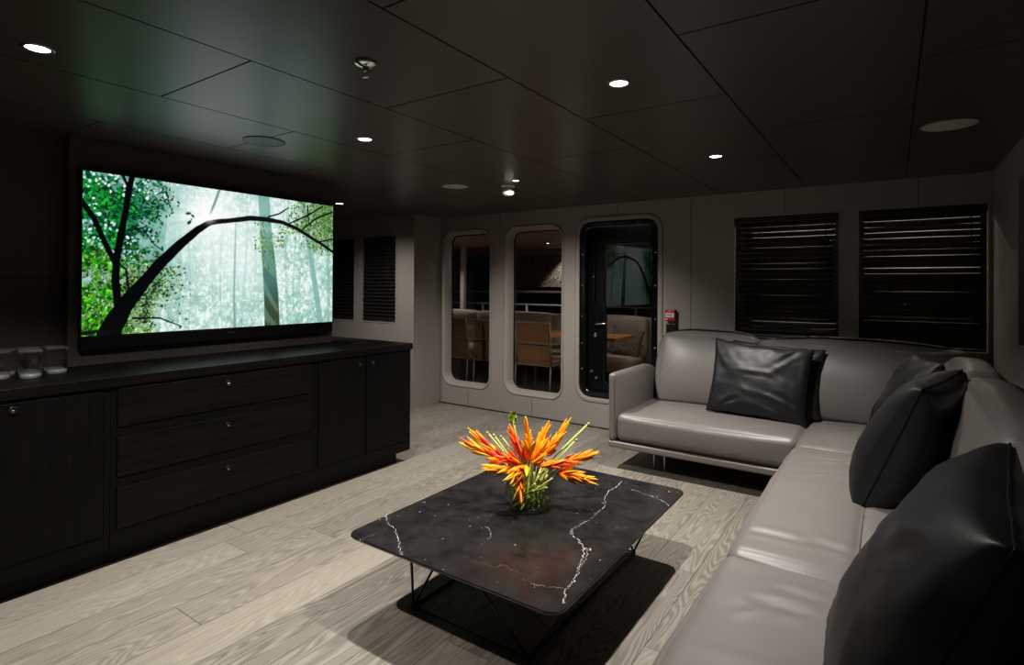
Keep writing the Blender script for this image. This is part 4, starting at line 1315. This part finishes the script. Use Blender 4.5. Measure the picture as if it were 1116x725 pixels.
dt = thing('dining_table', 'orange wood dining table outside in front of the banquette', 'table', (-4, 6.2, 0))
link('table_top', box((-6.4, 5.93, .715), (-2.62, 6.52, .755), .008), 'tablewood', dt)
for x in (-5.6, -4.4, -3.3):
    link('pedestal', add_lathe(bmesh.new(), [(0, 0), (.20, 0), (.20, .012), (.04, .03), (.04, .69), (.14, .716), (0, .716)], (x, 6.22, 0), 20), 'steel', dt)

def dining_chair():
    root = thing('dining_chair', '', 'chair', (0, 0, 0), 'dining chairs on the deck outside')
    w2 = .24
    # back faces the salon: y = 0 at the back, seat runs to +y
    bm = plate(rrect(-w2+.015, .70, w2-.015, .915, .02, 4), [], .022, lambda a, b, c: (a, c-.012+(.70-b)*.14, b))
    link('back_sling', bm, 'chairleather', root)
    bm = plate(rrect(-w2+.02, .475, w2-.02, .665, .015, 4), [], .022, lambda a, b, c: (a, c+.006, b))
    link('lower_back', bm, 'chairleather', root)
    link('back_rail', box((-w2, -.012, .668), (w2, .022, .698), .004), 'chairframe', root)
    link('top_rail', box((-w2, -.052, .908), (w2, -.022, .935), .005), 'chairframe', root)
    link('seat', soft_box((-w2+.01, .01, .43), (w2-.01, .46, .475), .018, 8), 'chairleather', root)
    link('seat_frame', box((-w2, -.005, .415), (w2, .47, .436), .004), 'chairframe', root)
    for s in (-1, 1):
        link('back_post', add_tube(bmesh.new(), [(s*w2, .0, .42), (s*w2, .004, .68), (s*w2, -.035, .93)], .013, 8), 'chairframe', root)
        link('armrest', add_tube(bmesh.new(), [(s*w2, .0, .68), (s*(w2+.006), .2, .665), (s*w2, .42, .66), (s*w2, .45, .64)], .014, 8), 'chairframe', root)
        link('leg', add_tube(bmesh.new(), [(s*w2, .44, 0), (s*w2, .45, .64)], .011, 8), 'chairframe', root)
        link('leg', add_tube(bmesh.new(), [(s*w2, -.03, 0), (s*w2, .0, .43)], .011, 8), 'chairframe', root)
    return root
dc = dining_chair()
CH = [(-3.47, 'tan dining chair filling the second window, seen from behind'),
      (-4.10, 'tan dining chair at the right side of the far left window'),
      (-4.69, 'tan dining chair at the left side of the far left window')]
for i, (x, lab) in enumerate(CH):
    o = dc if i == 0 else dup(dc)
    o.location = (x, 5.52, 0); o['label'] = lab

qw = link('quay_wall', plate(rect(-6.8, 1.33, -5.15, 2.3), [], .15, lambda a, b, c: (a, 9.6+c, b)), 'stone')
tag(qw, 'rough pale stone wall lit by a lamp beyond the deck', 'wall')
add_spot('quay_lamp', (-5.05, 9.30, 2.15), None, 34, 58, (-5.30, 9.6, 1.40), (1, .9, .75), .6, .02)

downlight('deck downlight seen through the second window', -4.6, 7.75, 30, 2.04, .03, group='deck downlights', angle=110)
downlight('deck downlight seen at the top of the far left window', -6.05, 7.0, 26, 2.04, .03, group='deck downlights', angle=110)
downlight('deck downlight over the banquette end, above the door glass', -2.75, 6.35, 20, 2.04, .03, group='deck downlights', angle=110)

downlight('unseen added downlight brightening the dining chairs, hidden above the window heads', -3.95, 5.25, 7, 2.04, .03, group='deck downlights', angle=130)  # unseen lamp, added to brighten the chair backs
# behind the two blinds: pale bulkhead and warm lamps added to light the slat gaps
struct('wall_slat_backing', box((-1.2, 6.15, -.06), (XR+.6, 6.25, 2.6)), 'post')
struct('ceiling_side_deck', box((-1.2, YB+.12, 2.35), (XR+.6, 6.25, 2.40)), 'post')
for x in (-.75, .2):
    l = bpy.data.lights.new('slat_gap_lamp', 'POINT'); l.energy = 15; l.color = (1, .92, .72); l.shadow_soft_size = .05
    o = bpy.data.objects.new('slat_gap_lamp', l); C.objects.link(o); o.location = (x, 5.75, 2.2)
